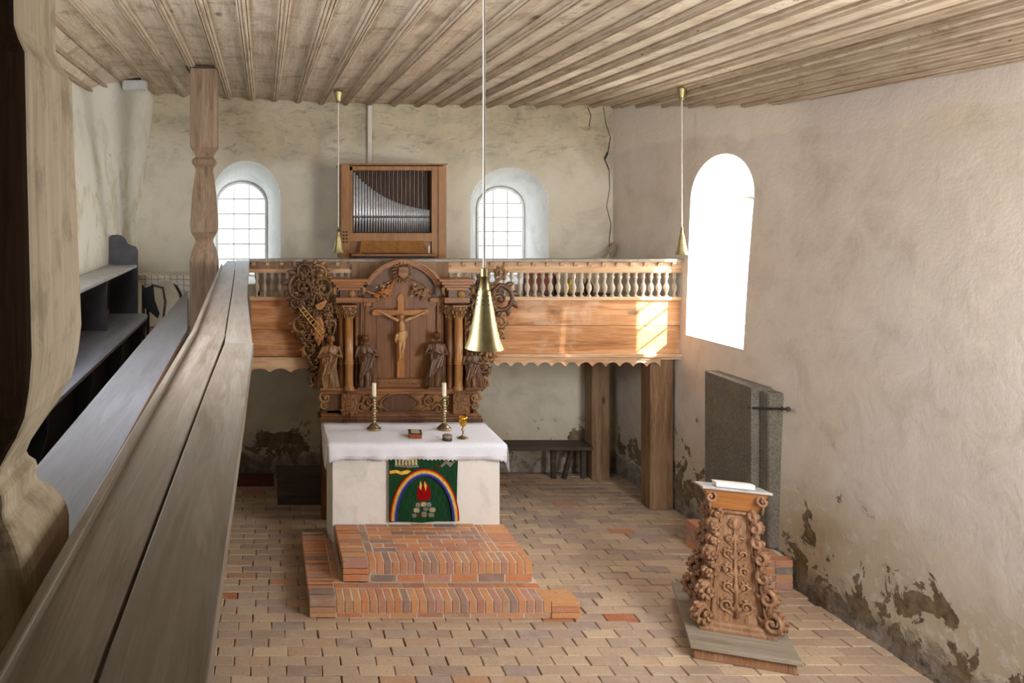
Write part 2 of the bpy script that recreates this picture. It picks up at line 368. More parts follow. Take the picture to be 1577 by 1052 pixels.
st = [(0, (190, 120, 78)), (.25, (202, 140, 96)), (.45, (172, 118, 98)), (.6, (206, 148, 96)), (.75, (150, 120, 108)), (.88, (186, 136, 116)), (1, (126, 114, 108))]
M['floorbrick'] = brick('floor_brick', fl, rough=.55); M['floorbricki'] = brick('floor_brick_far', fl, True, .55)
M['stepbrick'] = brick('step_brick', st)
t = NT('mortar'); v = t.coords((1, 1, 1), False); f = t.noise(v, 30, 4); M['mortar'] = t.done(t.ramp(f, [(.3, (196, 182, 164)), (.7, (220, 210, 196))]), .95, f, .5, .01)
t = NT('joint_dirt'); v = t.coords((1, 1, 1), False); f = t.noise(v, 20, 4); M['joint'] = t.done(t.ramp(f, [(.3, (78, 64, 52)), (.7, (128, 112, 96))]), .95, f, .5, .01)
# ================================================================== STRUCTURE
ends = [(97, 131), (133, 135), (169, 138), (207, 141), (245, 143), (284, 145), (318, 147), (353, 149), (388, 151), (423, 153), (459, 155), (495, 157), (532, 158), (568, 159), (606, 160), (643, 161), (678, 161), (715, 162), (752, 162), (789, 162), (828, 162), (870, 162), (912, 162), (954, 162), (992, 161), (1033, 160), (1075, 160), (1119, 159), (1160, 158), (1197, 157), (1237, 156)]
lx = {97: -2.12, 133: -2.06, 169: -1.97, 207: -1.83}
BT = []
ri = 0
for xe, ye in ends:
    if xe in lx: X = lx[xe]; Z = X * F / (xe - CX)
    elif xe > 940: X = 5.15 + .6 * ri / 7; ri += 1; Z = X * F / (xe - CX)
    else: Z = 11.9; X = (xe - CX) * Z / F
    BT.append((X, H + (CY - ye) * Z / F, min(Z, 11.9)))
REAR = -4.0
ceil = struct(bpy.data.objects.new('ceiling', None)); COL.objects.link(ceil)
for i in range(len(BT) - 1):                      # one board between each pair of battens
    (xa, za, ya), (xb, zb, yb) = BT[i], BT[i + 1]
    if i == 0: xa -= .25
    if i == len(BT) - 2: xb += .2
    e = .25
    MB().hexa([(xa, REAR, za), (xb, REAR, zb), (xb, yb + e, zb), (xa, ya + e, za), (xa, REAR, za + .03), (xb, REAR, zb + .03), (xb, yb + e, zb + .03), (xa, ya + e, za + .03)]).build('ceiling_board', M['ceiling'], ceil)
    # ragged gaps between butt joints of the boards
for i, (x, z, y) in enumerate(BT[1:], 1):
    a = BT[min(i + 1, len(BT) - 1)]; b = BT[i - 1]; sl = (a[1] - b[1]) / (a[0] - b[0])
    wd = .05 if abs(sl) < .3 else .026
    pr = [(-wd, .004), (-wd, -.024), (-wd * .72, -.034), (-wd * .62, -.024), (-wd * .34, -.05), (-wd * .1, -.038), (wd * .1, -.038), (wd * .34, -.05), (wd * .62, -.024), (wd * .72, -.034), (wd, -.024), (wd, .004)]
    th = math.atan(sl); ca, sa = cos(th), sin(th)
    vs_ = 1 if wd > .04 else .8
    q = [(x + u * ca - v * vs_ * sa, z + u * sa + v * vs_ * ca) for u, v in pr]
    MB().prism(q, 'y', REAR, y + .2).build('ceiling_batten', M['batten'], ceil)

def rwx(Y, z):                                    # right wall surface
    def pl(P, y):
        if y <= P[0][0]: return P[0][1]
        for (a, b), (c, d) in zip(P, P[1:]):
            if y <= c: return b + (d - b) * (y - a) / (c - a)
        return P[-1][1]
    bt = pl([(REAR, 5.8), (6.6, 5.46), (8.5, 5.37), (10.35, 5.28), (11.9, 5.13)], Y)
    tp = pl([(REAR, 5.78), (8.56, 5.75), (11.7, 5.15), (11.9, 5.13)], Y)
    return bt + (tp - bt) * max(0, min(1.05, z / 5.2)) ** 2
def arch_wall(name, mat, P, us, zbot, ztop, ops, parent=None):
    """P(u,z)->point; ops = [(u0,u1,zsill,zspring,rise)]"""
    mb = MB(); us = set(us)
    for u0, u1, zs, zp, rise in ops:
        us = {u for u in us if not (u0 - .02 < u < u1 + .02)}
        for i in range(25): us.add(u0 + (u1 - u0) * (1 - cos(pi * i / 24)) / 2)
    us = sorted(us)
    for a, b in zip(us, us[1:]):
        segs = None
        for u0, u1, zs, zp, rise in ops:
            if a >= u0 - 1e-6 and b <= u1 + 1e-6:
                def top(u):
                    k = (u - (u0 + u1) / 2) / ((u1 - u0) / 2); return zp + rise * math.sqrt(max(0, 1 - k * k))
                segs = [((zbot, zs), (zbot, zs)), ((top(a), ztop), (top(b), ztop))]
        if segs is None: segs = [((zbot, ztop), (zbot, ztop))] if len(ops) != 1 else [((p_, q_), (p_, q_)) for p_, q_ in ((zbot, ops[0][2]), (ops[0][2], ops[0][3]), (ops[0][3], ztop))]
        for (a0, a1), (b0, b1) in segs:
            n = 10
            for k in range(n):
                f0, f1 = k / n, (k + 1) / n
                L = lambda p, q, f: p + (q - p) * f
                vs = [P(a, L(a0, a1, f0)), P(b, L(b0, b1, f0)), P(b, L(b0, b1, f1)), P(a, L(a0, a1, f1))]
                mb.poly(vs, [(0, 1, 2, 3)])
    bmesh.ops.remove_doubles(mb.bm, verts=mb.bm.verts, dist=.0005)
    return mb.build(name, mat, parent, smooth=True)
def outline(u0, u1, zs, zp, rise, n=20):
    pts = [(u0, zs), (u0, zp)]
    for i in range(1, n): a = pi - pi * i / n; pts.append(((u0 + u1) / 2 + (u1 - u0) / 2 * cos(a), zp + rise * sin(a)))
    return pts + [(u1, zp), (u1, zs)]
def window(num, mapin, mapout, op_in, op_out, cols, rows, nrm):
    """op_in = opening in the wall face, op_out = smaller opening with the frame; map(u,z)->point"""
    root = struct(bpy.data.objects.new('window_%d' % num, None)); COL.objects.link(root)
    A = [mapin(u, z) for u, z in outline(*op_in)]; B = [mapout(u, z) for u, z in outline(*op_out)]
    mb = MB(); n = len(A); vs = A + B
    mb.poly(vs, [(i, i + 1, i + 1 + n, i + n) for i in range(n - 1)] + [(n - 1, 0, n, 2 * n - 1)])
    rv = mb.build('window_reveal', M['reveal'], root)
    u0, u1, zs, zp, rise = op_out; N = Vector(nrm)
    fm = MB(); o2 = outline(*op_out); cu = (u0 + u1) / 2; cz = zs + .5
    fw = .035
    ins = outline(u0 + fw, u1 - fw, zs + fw, zp, rise - fw)
    P1 = [mapout(u, z) for u, z in o2]; P2 = [mapout(u, z) for u, z in ins]; P3 = [p + N * .05 for p in P1]; P4 = [p + N * .05 for p in P2]
    V = P1 + P2 + P3 + P4; fs = []
    for i in range(n):
        j = (i + 1) % n; fs += [(i, j, j + n, i + n), (i + 2 * n, j + 2 * n, j + 3 * n, i + 3 * n), (i + n, j + n, j + 3 * n, i + 3 * n)]
    fm.poly(V, fs); fm.build('window_frame', M['white'], root)
    ui, uo = u0 + fw, u1 - fw
    def top(u):
        k = (u - cu) / ((uo - ui) / 2); return zp + (rise - fw) * math.sqrt(max(0, 1 - k * k))
    zr = [zs + fw + (zp + rise - fw - zs - fw) * i / rows for i in range(rows + 1)]
    for i in range(1, cols):
        u = ui + (uo - ui) * i / cols
        MB().bar(mapout(u, zs + fw) + N * .025, mapout(u, top(u)) + N * .025, .016, .02).build('glazing_bar', M['cable'], root)
    for z in zr[1:-1]:
        k = 1 if z <= zp else math.sqrt(max(0, 1 - ((z - zp) / (rise - fw)) ** 2)); h = (uo - ui) / 2 * k
        if h > .05: MB().bar(mapout(cu - h, z) + N * .025, mapout(cu + h, z) + N * .025, .016, .02).build('glazing_bar', M['cable'], root)
    for i in range(cols):
        for j in range(rows):
            a, b = ui + (uo - ui) * i / cols, ui + (uo - ui) * (i + 1) / cols; z0, z1 = zr[j], zr[j + 1]
            up = [(b - (b - a) * k / 6) for k in range(7)]; T = [(u, max(z0, min(z1, top(u)))) for u in up]
            if max(q[1] for q in T) - z0 < .02: continue
            pl = [(a, z0), (b, z0)] + T
            pl = [q for k, q in enumerate(pl) if k == 0 or (abs(q[0] - pl[k - 1][0]) + abs(q[1] - pl[k - 1][1])) > 1e-5]
            if abs(pl[-1][0] - pl[0][0]) + abs(pl[-1][1] - pl[0][1]) < 1e-5: pl.pop()
            if len(pl) < 3: continue
            m = MB(); m.poly([mapout(u, z) + N * .025 for u, z in pl], [tuple(range(len(pl)))]); m.build('pane', M['glass'], root)
    return root
YB = 11.9
w1 = (-.76, .26, 2.75, 3.98, .575); w2 = (3.04, 4.19, 2.75, 3.9, .56)
bm_ = lambda u, z: Vector((u, YB, z)); bo = lambda u, z: Vector((u, YB + .8, z))
wb = struct(arch_wall('wall_back', M['wall_b'], bm_, [-2.2 + .25 * i for i in range(32)] + [5.6], -.02, 5.75, [w1, w2]))
for n_, wi, (xl, xr, yt) in ((1, w1, (333, 411, 280)), (2, w2, (733, 806, 288))):
    Zo = YB + .8; ul, ur = (xl - CX) * Zo / F, (xr - CX) * Zo / F; zt = H + (CY - yt) * Zo / F
    window(n_, bm_, bo, wi, (ul, ur, 2.8, zt - .34, .34), 3, 6 if n_ == 1 else 6, (0, -1, 0))
w3 = (9.12, 10.2, 2.27, 3.97, .54)
rm = lambda u, z: Vector((rwx(u, z), u, z)); ro = lambda u, z: Vector((5.97, u, z))
w4 = (4.3, 5.15, 1.5, 2.1, .35)
wr = struct(arch_wall('wall_right', M['wall_r'], rm, [REAR + .5 * i for i in range(25)] + [8.3 + .2 * i for i in range(19)], -.02, 5.75, [w3]))
window(3, rm, ro, w3, (9.42, 10.5, 2.42, 3.6, .38), 3, 6, (-1, 0, 0))
def lwx(Y, z):
    tp = -1.62 if Y > 11.6 else -2.1 + max(0, (Y - 9.4)) / 2.2 * .48
    return -1.83 + (tp + 1.83) * max(0, min(1.1, (z - 3.6) / 1.7))
struct(arch_wall('wall_left', M['wall_l'], lambda u, z: Vector((lwx(u, z), u, z)), [REAR + .5 * i for i in range(32)] + [11.9, 11.6, 11.3], -.02, 5.9, []))
rwm = MB(); rwm.box(-2.4, 6, REAR - .1, REAR, -.02, 5.9); struct(rwm.build('wall_rear', M['darkwood']))
# hairline crack and broken plaster in the back right corner
ck = MB(); pts = [(929, 165), (933, 190), (940, 212), (936, 235), (931, 245), (938, 262), (939, 290), (934, 318), (941, 345), (938, 372), (940, 398)]
for (a, b), (c, d), wd in zip(pts, pts[1:], [.7, .8, 1.2, 3, 1.4, .8, .7, .8, 1, .7]):
    ck.bar(px(a, b, 11.895), px(c, d, 11.895), wd / 105, .006, up=(0, 1, 0))
ck.build('plaster_crack', M['black'], wb)
for pp in ([(905, 165), (910, 178), (907, 195)], [(918, 560), (921, 590), (915, 640)]):
    ck = MB()
    for (a, b), (c, d) in zip(pp, pp[1:]): ck.bar(px(a, b, 11.895), px(c, d, 11.895), .012, .005, up=(0, 1, 0))
    ck.build('plaster_crack', M['iron'], wb)

# ---------------------------------------------------------------- brick floor
fb = MB(); fb.box(-2.2, 6.3, REAR, 12.0, -.1, -.014); fl_o = struct(fb.build('floor', M['joint']))
random.seed(11)
def brickmesh(L, D, T, j=.004):
    mb = MB(); b = .006
    c = [(-L / 2, -D / 2), (L / 2, -D / 2), (L / 2, D / 2), (-L / 2, D / 2)]
    c = [(x + random.uniform(-j, j), y + random.uniform(-j, j)) for x, y in c]
    lo = [(x, y, -T) for x, y in c]; mid = [(x, y, -b) for x, y in c]; tp = [(x - math.copysign(b, x), y - math.copysign(b, y), random.uniform(-.002, .001)) for x, y in c]
    mb.poly(lo + mid + tp, [(0, 1, 5, 4), (1, 2, 6, 5), (2, 3, 7, 6), (3, 0, 4, 7), (4, 5, 9, 8), (5, 6, 10, 9), (6, 7, 11, 10), (7, 4, 8, 11), (8, 9, 10, 11)])
    return mb
lib = []
for k in range(10):
    o = brickmesh(.294, .141, .03).build('brick', M['floorbrick'], fl_o); lib.append(o)
lay = []; pitch = .1465; y = 5.75; r = 0
while y < 11.85:
    x = -.85 + (r % 2) * .15 + random.uniform(-.03, .03); 
    while x < 5.9:
        xc = x + .15
        inside = (.66 < xc < 2.5 and 7.75 < y < 9.0) or (.85 < xc < 2.5 and 9.0 < y < 9.8)
        if xc - .12 < rwx(y, 0) and not inside: lay.append((xc, y))
        x += .302 + random.choice((0, 0, .003, -.002))
    y += pitch; r += 1
vis = [p for p in lay if 300 < CX + F * p[0] / p[1] < 1590 and CY + F * H / p[1] < 1075]
vis.sort(key=lambda p: p[1]); near = set(vis[:300]); k = 0
far = MB()
for p in lay:
    rz = random.uniform(-.012, .012); dz = random.uniform(-.005, .005)
    if p in near:
        if k < 10: o = lib[k]
        else: o = dup(random.choice(lib), fl_o)
        k += 1; o.location = (p[0], p[1], dz); o.rotation_euler = (random.uniform(-.02, .02), random.uniform(-.01, .01), rz)
    else:
        m = brickmesh(.294, .141, .03); vs = [Vector(v.co) + Vector((p[0], p[1], dz)) for v in m.bm.verts]
        fs = [[v.index for v in f.verts] for f in m.bm.faces]
        m.bm.verts.index_update(); fs = [[v.index for v in f.verts] for f in m.bm.faces]; far.poly(vs, fs); m.bm.free()
fo = far.build('bricks', M['floorbricki'], fl_o); fo['kind'] = 'stuff'

# ---------------------------------------------------------------- altar steps
def step(name, label, x0, x1, y0, y1, zt, T, inner, bed):
    root = thing(name, label, 'step', (x0, y0, zt - T))
    core = MB(); core.box(.010, x1 - x0 - .010, .010, bed - y0, .0, T - .004); core.box(.010, .245, .010, y1 - y0, .0, T - .004); core.build('mortar_bed', M['mortar'], root)
    def B(xa, xb, ya, yb, za, zb):
        g = .0065; m = MB(); d = lambda: random.uniform(-.003, .003)
        m.box(xa - x0 + (g if xa > x0 else 0), xb - x0 - (g if xb < x1 - .001 else 0), ya - y0 + (g if ya > y0 + .01 else 0), yb - y0 - g, za - zt + T + g, zb - zt + T + d())
        m.build('brick', M['stepbrick'], root, bev=.003)
    W = x1 - x0; n = round((W - .25) / .0785); pw = (W - .25) / n
    zb = zt - .125
    # front row on edge, with a corner block of two flat bricks at each end chosen
    B(x0, x0 + .25, y0, y0 + .125, zb, zb + .06); B(x0, x0 + .25, y0, y0 + .125, zb + .06, zt); B(x0, x0 + .25, y0 + .125, y0 + .25, zb, zt)
    for i in range(n): B(x0 + .25 + pw * i, x0 + .25 + pw * (i + 1), y0, y0 + .25, zb, zt)
    nn = int(W / .25); 
    for i in range(nn): B(x0 + W / nn * i, x0 + W / nn * (i + 1), y0 + .006, y0 + .12, zt - T, zb)
    nl = int((y1 - y0 - .25) / .0785)
    for i in range(nl): ya = y0 + .25 + i * .0785; B(x0, x0 + .25, ya, ya + .0785, zb, zt)
    if inner:
        for i in range(nl): ya = y0 + .25 + i * .0785; B(x1 - .25, x1, ya, ya + .0785, zb, zt)
        for xx in (x0 + .25, x1 - .33):
            yy = y0 + .25
            while yy + .25 < y1 + .05: B(xx, xx + .08, yy, min(yy + .25, y1), zb, zt); yy += .25
        yy = y0 + .25; r = 0
        while yy + .1 < y1 + .02:
            xx = x0 + .33 - (r % 2) * .125
            while xx < x1 - .34:
                a, b = max(xx, x0 + .33), min(xx + .25, x1 - .33)
                if b - a > .03: B(a, b, yy, yy + .105, zb, zt)
                xx += .25
            yy += .105; r += 1
    return root
low = step('brick_step', 'lower and wider of the two brick steps before the altar, resting on the floor', .44, 2.71, 7.63, 9.25, .17, .17, False, 8.95)
m = MB(); 
for za, zb in ((0, .05), (.055, .105), (.11, .155)):
    MB().box(2.715 - .44, 2.98 - .44, .0, .25, za, zb).build('brick', M['stepbrick'], low, bev=.004)
m.bm.free()
for i in range(9): MB().box(.26 + i * .223, .26 + i * .223 + .212, .258, .352, .05, .172).build('brick', M['stepbrick'], low, bev=.004)
for i in range(4): MB().box(.255, .318, .37 + i * .26 + .006, .37 + (i + 1) * .26 - .006, .05, .172).build('brick', M['stepbrick'], low, bev=.004)
step('brick_step', 'upper brick step directly in front of the white altar', .79, 2.65, 7.99, 8.955, .373, .2, True, 8.955)

# ---------------------------------------------------------------- altar block, cloth, hanging
al = thing('altar', 'white rendered masonry altar table with green hanging on its front', 'altar', (1.69, 9.35, .0))
MB().box(-.925, .925, -.39, .42, .0, 1.14).build('altar_block', M['render'], al, bev=.012)
MB().box(-.955, .955, -.42, .45, 1.14, 1.25).build('altar_top', M['render'], al, bev=.01)
def cloth():
    mb = MB(); x0, x1, y0, y1, z = .715, 2.675, 8.905, 9.83, 1.262
    nx = 88
    def zz(x, y): return z + .0025 * sin(9 * x + 3 * y) + .0015 * sin(23 * x)
    top = [[mb.bm.verts.new((x0 + (x1 - x0) * i / nx, y0 + (y1 - y0) * j / 8, zz(i * .02, j * .1))) for i in range(nx + 1)] for j in range(9)]
    for j in range(8):
        for i in range(nx): mb.bm.faces.new([top[j][i], top[j][i + 1], top[j + 1][i + 1], top[j + 1][i]])
    def skirt(vs, out, drop):
        prev = vs
        for k in range(1, 6):
            row = []
            for i, v in enumerate(vs):
                t = k / 5; d = drop(i / (len(vs) - 1))
                sc = .018 * abs(sin(pi * i * (.5 if len(vs) > 40 else 1.0))) if k == 5 else 0
                wv = .012 * t * sin(i * .55) + .008 * t * sin(i * .23 + 1)
                p = v.co + Vector(out) * (.012 + wv + .05 * max(0, d - .14) * t) + Vector((0, 0, -d * t - sc)); row.append(mb.bm.verts.new(p))
            for i in range(len(vs) - 1): mb.bm.faces.new([prev[i], row[i], row[i + 1], prev[i + 1]])
            prev = row
        return
    skirt(top[0], (0, -1, 0), lambda t: .15 + .035 * math.exp(-t * 30) + .035 * math.exp(-(1 - t) * 30))
    skirt([r[-1] for r in top], (1, 0, 0), lambda t: .14 + .16 * math.exp(-((t - .03) / .22) ** 2))
    skirt([r[0] for r in top], (-1, 0, 0), lambda t: .14 + .14 * math.exp(-((t - .05) / .25) ** 2))
    o = mb.build('altar_cloth', M['linen'], None, smooth=True)
    sm = o.modifiers.new('t', 'SOLIDIFY'); sm.thickness = .003; sm.offset = 1
    return tag(o, 'white linen altar cloth with scalloped lace edge hanging over the altar top', 'tablecloth')
ac = cloth()
# lace: a row of small loops just above the hem
lc = MB()
for i in range(120):
    x = .73 + i * .0162; lc.tube([(x, 8.885, 1.135), (x + .005, 8.884, 1.143), (x + .011, 8.885, 1.135)], .0016, 4)
lc.build('lace_edging', M['cable'], ac)

YH = 8.922
hg = thing('altar_hanging', 'green woven hanging with rainbow, flame and stones on the altar front', 'hanging', px(652, 804, YH))
def hp(x, y): v = px(x, y, YH); o = hg.location; return (v.x - o[0], v.z - o[2])
def flat(name, pts, mat, lay, th=.003): return MB().prism([hp(*p) for p in pts], 'y', -.004 * lay - th, -.004 * lay + .002).build(name, M[mat], hg)
flat('cloth_panel', [(599, 804.5), (599, 700), (705.5, 700), (704, 740), (703.5, 770), (705.5, 803), (690, 803), (672, 803), (650, 805), (630, 804), (612, 803.5)], 'green', 0)
def zf(x, y): return (590 + x / 8.768, 695 + y / 8.767)
def arc(name, mat, w0, w1, lay):
    pts = []
    cx, cy = 556, 935
    for w_ in (w0, w1):
        row = []
        for i in range(33):
            a = pi * i / 32; q = (cx - (470 - w_) * cos(a) * (1 - .04 * sin(a)), cy - (705 - w_) * sin(a) ** .92); row.append(zf(*q))
        pts.append(row)
    mb = MB(); V = [(hp(*p)[0], -.004 * lay - .003, hp(*p)[1]) for p in pts[0] + pts[1]]; V2 = [(x, y + .003, z) for x, y, z in V]
    n = 33; mb.poly(V + V2, [(i, i + 1, i + 1 + n, i + n) for i in range(n - 1)] + [(i, i + 1, i + 1 + 2 * n, i + 2 * n) for i in range(n - 1)] + [(i + n, i + 1 + n, i + 1 + 3 * n, i + 3 * n) for i in range(n - 1)])
    mb.build(name, M[mat], hg)
flat('river_band', [zf(*p) for p in [(85, 225), (180, 240), (300, 215), (370, 235), (330, 285), (260, 345), (150, 320), (85, 335)]], 'brown', 1)
flat('river_stripe', [zf(*p) for p in [(88, 262), (180, 250), (240, 272), (330, 248), (375, 268), (330, 300), (250, 315), (180, 290), (88, 302)]], 'yellow', 2)
arc('rainbow_band', 'red', 0, 30, 3); arc('rainbow_band', 'orange', 18, 48, 4); arc('rainbow_band', 'yellow', 34, 62, 5); arc('rainbow_band', 'skyblue', 56, 74, 6); arc('rainbow_band', 'blue', 68, 96, 7)
flat('flame', [zf(*p) for p in [(470, 660), (455, 600), (460, 530), (480, 450), (490, 500), (505, 400), (530, 480), (545, 400), (560, 480), (572, 410), (610, 450), (640, 530), (645, 600), (620, 655), (550, 672)]], 'crimson', 1)
flat('flame_tip', [zf(*p) for p in [(488, 490), (500, 395), (520, 440), (512, 530)]], 'yellow', 2); flat('flame_tip', [zf(*p) for p in [(552, 460), (556, 400), (590, 460), (572, 535)]], 'yellow', 2)
for (a, b, c, d, mt) in ((510, 684, 580, 745, 'stonea'), (585, 690, 650, 748, 'stonec'), (440, 695, 500, 755, 'stoneb'), (412, 765, 490, 825, 'stonea'), (625, 760, 705, 818, 'stonea'), (540, 755, 610, 800, 'grey'), (520, 815, 590, 885, 'stoneb'), (390, 840, 450, 892, 'grey'), (610, 830, 690, 885, 'grey'), (455, 835, 510, 885, 'brown')):
    flat('stone', [zf(*p) for p in [(a + 12, b), (c - 12, b), (c, b + 14), (c, d - 12), (c - 14, d), (a + 12, d), (a, d - 14), (a, b + 12)]], mt, 1)
for i in range(7): a = 160 + i * 45; flat('column_strip', [zf(*p) for p in [(a, 100), (a + 14, 85), (a + 30, 100), (a + 30, 185), (a, 178)]], 'beige', 2)
flat('base_strip', [zf(*p) for p in [(155, 182), (480, 190), (480, 212), (360, 222), (155, 205)]], 'grey', 1)
flat('grey_shape', [zf(*p) for p in [(770, 200), (860, 100), (900, 150), (980, 130), (905, 215), (850, 165), (800, 215)]], 'grey', 1)
flat('dark_shape', [zf(*p) for p in [(690, 170), (750, 165), (770, 220), (710, 215)]], 'brown', 1)

# ---------------------------------------------------------------- things on the altar
def candlestick(loc, label):
    t_ = thing('candlestick', label, 'candlestick', loc, 0, 'candlesticks on the altar')
    pr = [(.085, 0), (.085, .012), (.078, .02), (.06, .028), (.055, .045), (.035, .055), (.022, .07)]
    z = .07
    for i in range(9):
        r = .03 if i in (4,) else .02
        pr += [(.013, z + .004), (r + .004, z + .014), (r + .004, z + .022), (.013, z + .031)]; z += .031
    pr += [(.012, z + .01), (.03, z + .02), (.055, z + .034), (.06, z + .04), (.05, z + .042)]
    MB().lathe(pr, n=18).build('stick', M['obrass'], t_, smooth=True)
    MB().lathe([(.026, z + .04), (.026, z + .19), (.018, z + .195)], n=14).build('candle', M['wax'], t_, smooth=False)
    MB().tube([(0, 0, z + .19), (.002, 0, z + .212)], .002, 5).build('wick', M['black'], t_)
    return t_
p = onh(576, 661, 1.268); candlestick(p, 'brass candlestick with thick white candle, left one on the altar')
p = onh(684, 661, 1.268); candlestick(p, 'brass candlestick with thick white candle, right one beside the gold chalice')
p = onh(713, 675, 1.268); ch = thing('chalice', 'small gilt chalice on a silvery knobbed foot on the altar', 'chalice', p)
MB().lathe([(.062, 0), (.06, .006), (.04, .014), (.018, .03), (.009, .05), (.008, .08), (.02, .09), (.022, .1), (.012, .11), (.007, .13)], n=18).build('foot', M['obrass'], ch, smooth=True)
MB().lathe([(.008, .13), (.03, .142), (.042, .17), (.046, .215), (.05, .245), (.046, .245), (.04, .2), (.032, .165), (.004, .155)], n=18).build('bowl', M['gold'], ch, smooth=True)
p = onh(640, 676, 1.268); bk = thing('book', 'small thick red-brown book lying on the altar cloth', 'book', p, -.12)
MB().box(-.07, .07, 0, .19, .005, .05).build('pages', M['redbook'], bk, bev=.003)
MB().box(-.075, .075, -.004, .194, .05, .056).build('cover', M['darkwood'], bk, bev=.002)
MB().box(-.045, .05, .03, .16, .056, .062).build('card', M['stonea'], bk)
p = onh(689, 678, 1.268); tn = thing('tin', 'small round dark tin standing beside the chalice', 'tin', p)
MB().lathe([(.052, 0), (.054, .004), (.054, .034)], n=20).build('body', M['iron'], tn); MB().lathe([(.056, .034), (.056, .056), (.05, .06)], n=20).build('lid', M['stoneb'], tn)
# ================================================================== BALCONY (organ gallery)
YG = 10.35
def gx(x): return (x - CX) * YG / F
def gz(y): return H + (CY - y) * YG / F
gal = thing('organ_gallery', 'pine organ gallery with baluster parapet and scalloped valance spanning the far end', 'gallery', (0, YG, 2.1))
def GB(name, x0, x1, y0, y1, z0, z1, mat, bev=.004): return MB().box(x0, x1, y0 - YG, y1 - YG, z0 - 2.1, z1 - 2.1).build(name, M[mat], gal, bev=bev)
XR = 5.33; XL = gx(384)
GB('handrail', XL, XR + .02, YG - .07, YG + .12, gz(403), gz(400) + .012, 'rail')
GB('fascia_board', XL, XR, YG - .02, YG + .02, gz(415), gz(403), 'pinel')
for i in range(36):
    x = 5.22 - i * .178
    if x < XL + .05: break
    pts = [(YG - .02 - YG, gz(404) - 2.1), (YG - .065 - YG, gz(404) - 2.1), (YG - .06 - YG, gz(406) - 2.1), (-.02, gz(411) - 2.1)]
    MB().prism(pts, 'x', x - .025, x + .025).build('bracket', M['pinel'], gal)
GB('upper_rail', XL, XR, YG - .035, YG + .04, gz(420), gz(414), 'pinel')
GB('lower_rail', XL, XR, YG - .045, YG + .05, gz(462), gz(457), 'pinel')
zb, zt = gz(457) - 2.1, gz(420) - 2.1; hh = zt - zb
bp = [(.030, 0), (.030, .04), (.016, .07), (.012, .12), (.02, .2), (.034, .32), (.036, .42), (.026, .52), (.013, .6), (.018, .64), (.013, .68), (.026, .78), (.030, .85), (.018, .92), (.03, .95), (.03, 1)]
b0 = MB().lathe([(r, z * hh) for r, z in bp], n=10).build('baluster', M['pinez'], gal, smooth=True); nb = 0
x = 5.24
while x > XL + .03:
    o = b0 if nb == 0 else dup(b0, gal); o.location = (x, 0, zb); nb += 1; x -= .0985
XM = gx(690); XN = gx(540)
GB('panel_board', XN + .01, XM - .01, YG - .074, YG - .066, gz(425), gz(403.2), 'post', 0); GB('panel_board', XL, XN, YG - .032, YG - .021, gz(414), gz(403.2), 'post', 0)
def boards(x0, x1, zs, mat):
    for a, b in zip(zs, zs[1:]): GB('parapet_board', x0, x1, YG - .02, YG + .015, gz(b) + .002, gz(a) - .002, mat)
boards(XL + .02, gx(640), [462, 507, 548], 'pine'); boards(gx(640) + .004, XR, [461, 501, 544], 'pine')
GB('cornice_moulding', gx(640), XR + .02, YG - .07, YG + .03, gz(549), gz(544), 'pinel'); GB('cornice_moulding', gx(640), XR, YG - .045, YG + .03, gz(553), gz(549), 'pinel')
GB('ledge_strip', XL, gx(640), YG - .03, YG + .02, gz(550), gz(548), 'post')
def valance(x0, x1, zt_, zb_, pit, mat, amp=.045):
    pts = [(x0, zt_)]; n = int((x1 - x0) / pit); top = []
    for i in range(n):
        a = x0 + (x1 - x0) * i / n; w_ = (x1 - x0) / n
        for k in range(8):
            u = k / 8; z = zb_ + amp * (abs(sin(pi * u)) ** .7 if u < .8 else .35 * abs(sin((u - .8) * pi * 5)))
            pts.append((a + w_ * u, z))
    pts += [(x1, zb_), (x1, zt_)]
    return MB().prism([(a, b - 2.1) for a, b in pts], 'y', -.025, -.003).build('scalloped_valance', M[mat], gal)
valance(XL, gx(640), gz(550), gz(573), .24, 'pinel', .05)
valance(gx(640), gx(1016), gz(552), gz(564), .168, 'pinel', .055)
n = 0
for y0 in (0, .26, .52, .78, 1.04, 1.3):
    MB().box(-2.0, XR - .1, y0 + .035, y0 + .285, 0, .03).build('floor_board', M['greywood'], gal)
for x in (-.5, 1.0, 2.4, 3.8):
    MB().box(x, x + .14, .03, 1.5, -.14, 0).build('joist', M['post'], gal)
MB().box(XL + .1, XR, .02, .2, -.12, 0).build('beam', M['post'], gal)

def px_post(name, label, x0, x1, yb, Yd, d, top, mat='post'):
    X0, X1 = (x0 - CX) * Yd / F, (x1 - CX) * Yd / F
    X0 -= .015; X1 -= .015
    t_ = thing(name, label, 'post', ((X0 + X1) / 2, Yd + d / 2, 0))
    MB().box(X0 - (X0 + X1) / 2, X1 - (X0 + X1) / 2, -d / 2, d / 2, 0, top).build('shaft', M[mat], t_, bev=.012)
    return t_
px_post('wooden_post', 'square brown oak post at the right front corner under the organ gallery', 1003, 1039, 787, 10.37, .26, 1.98)
px_post('wooden_post', 'dark square oak post standing against the back wall under the gallery', 913, 941, 725, 11.5, .26, 1.97)

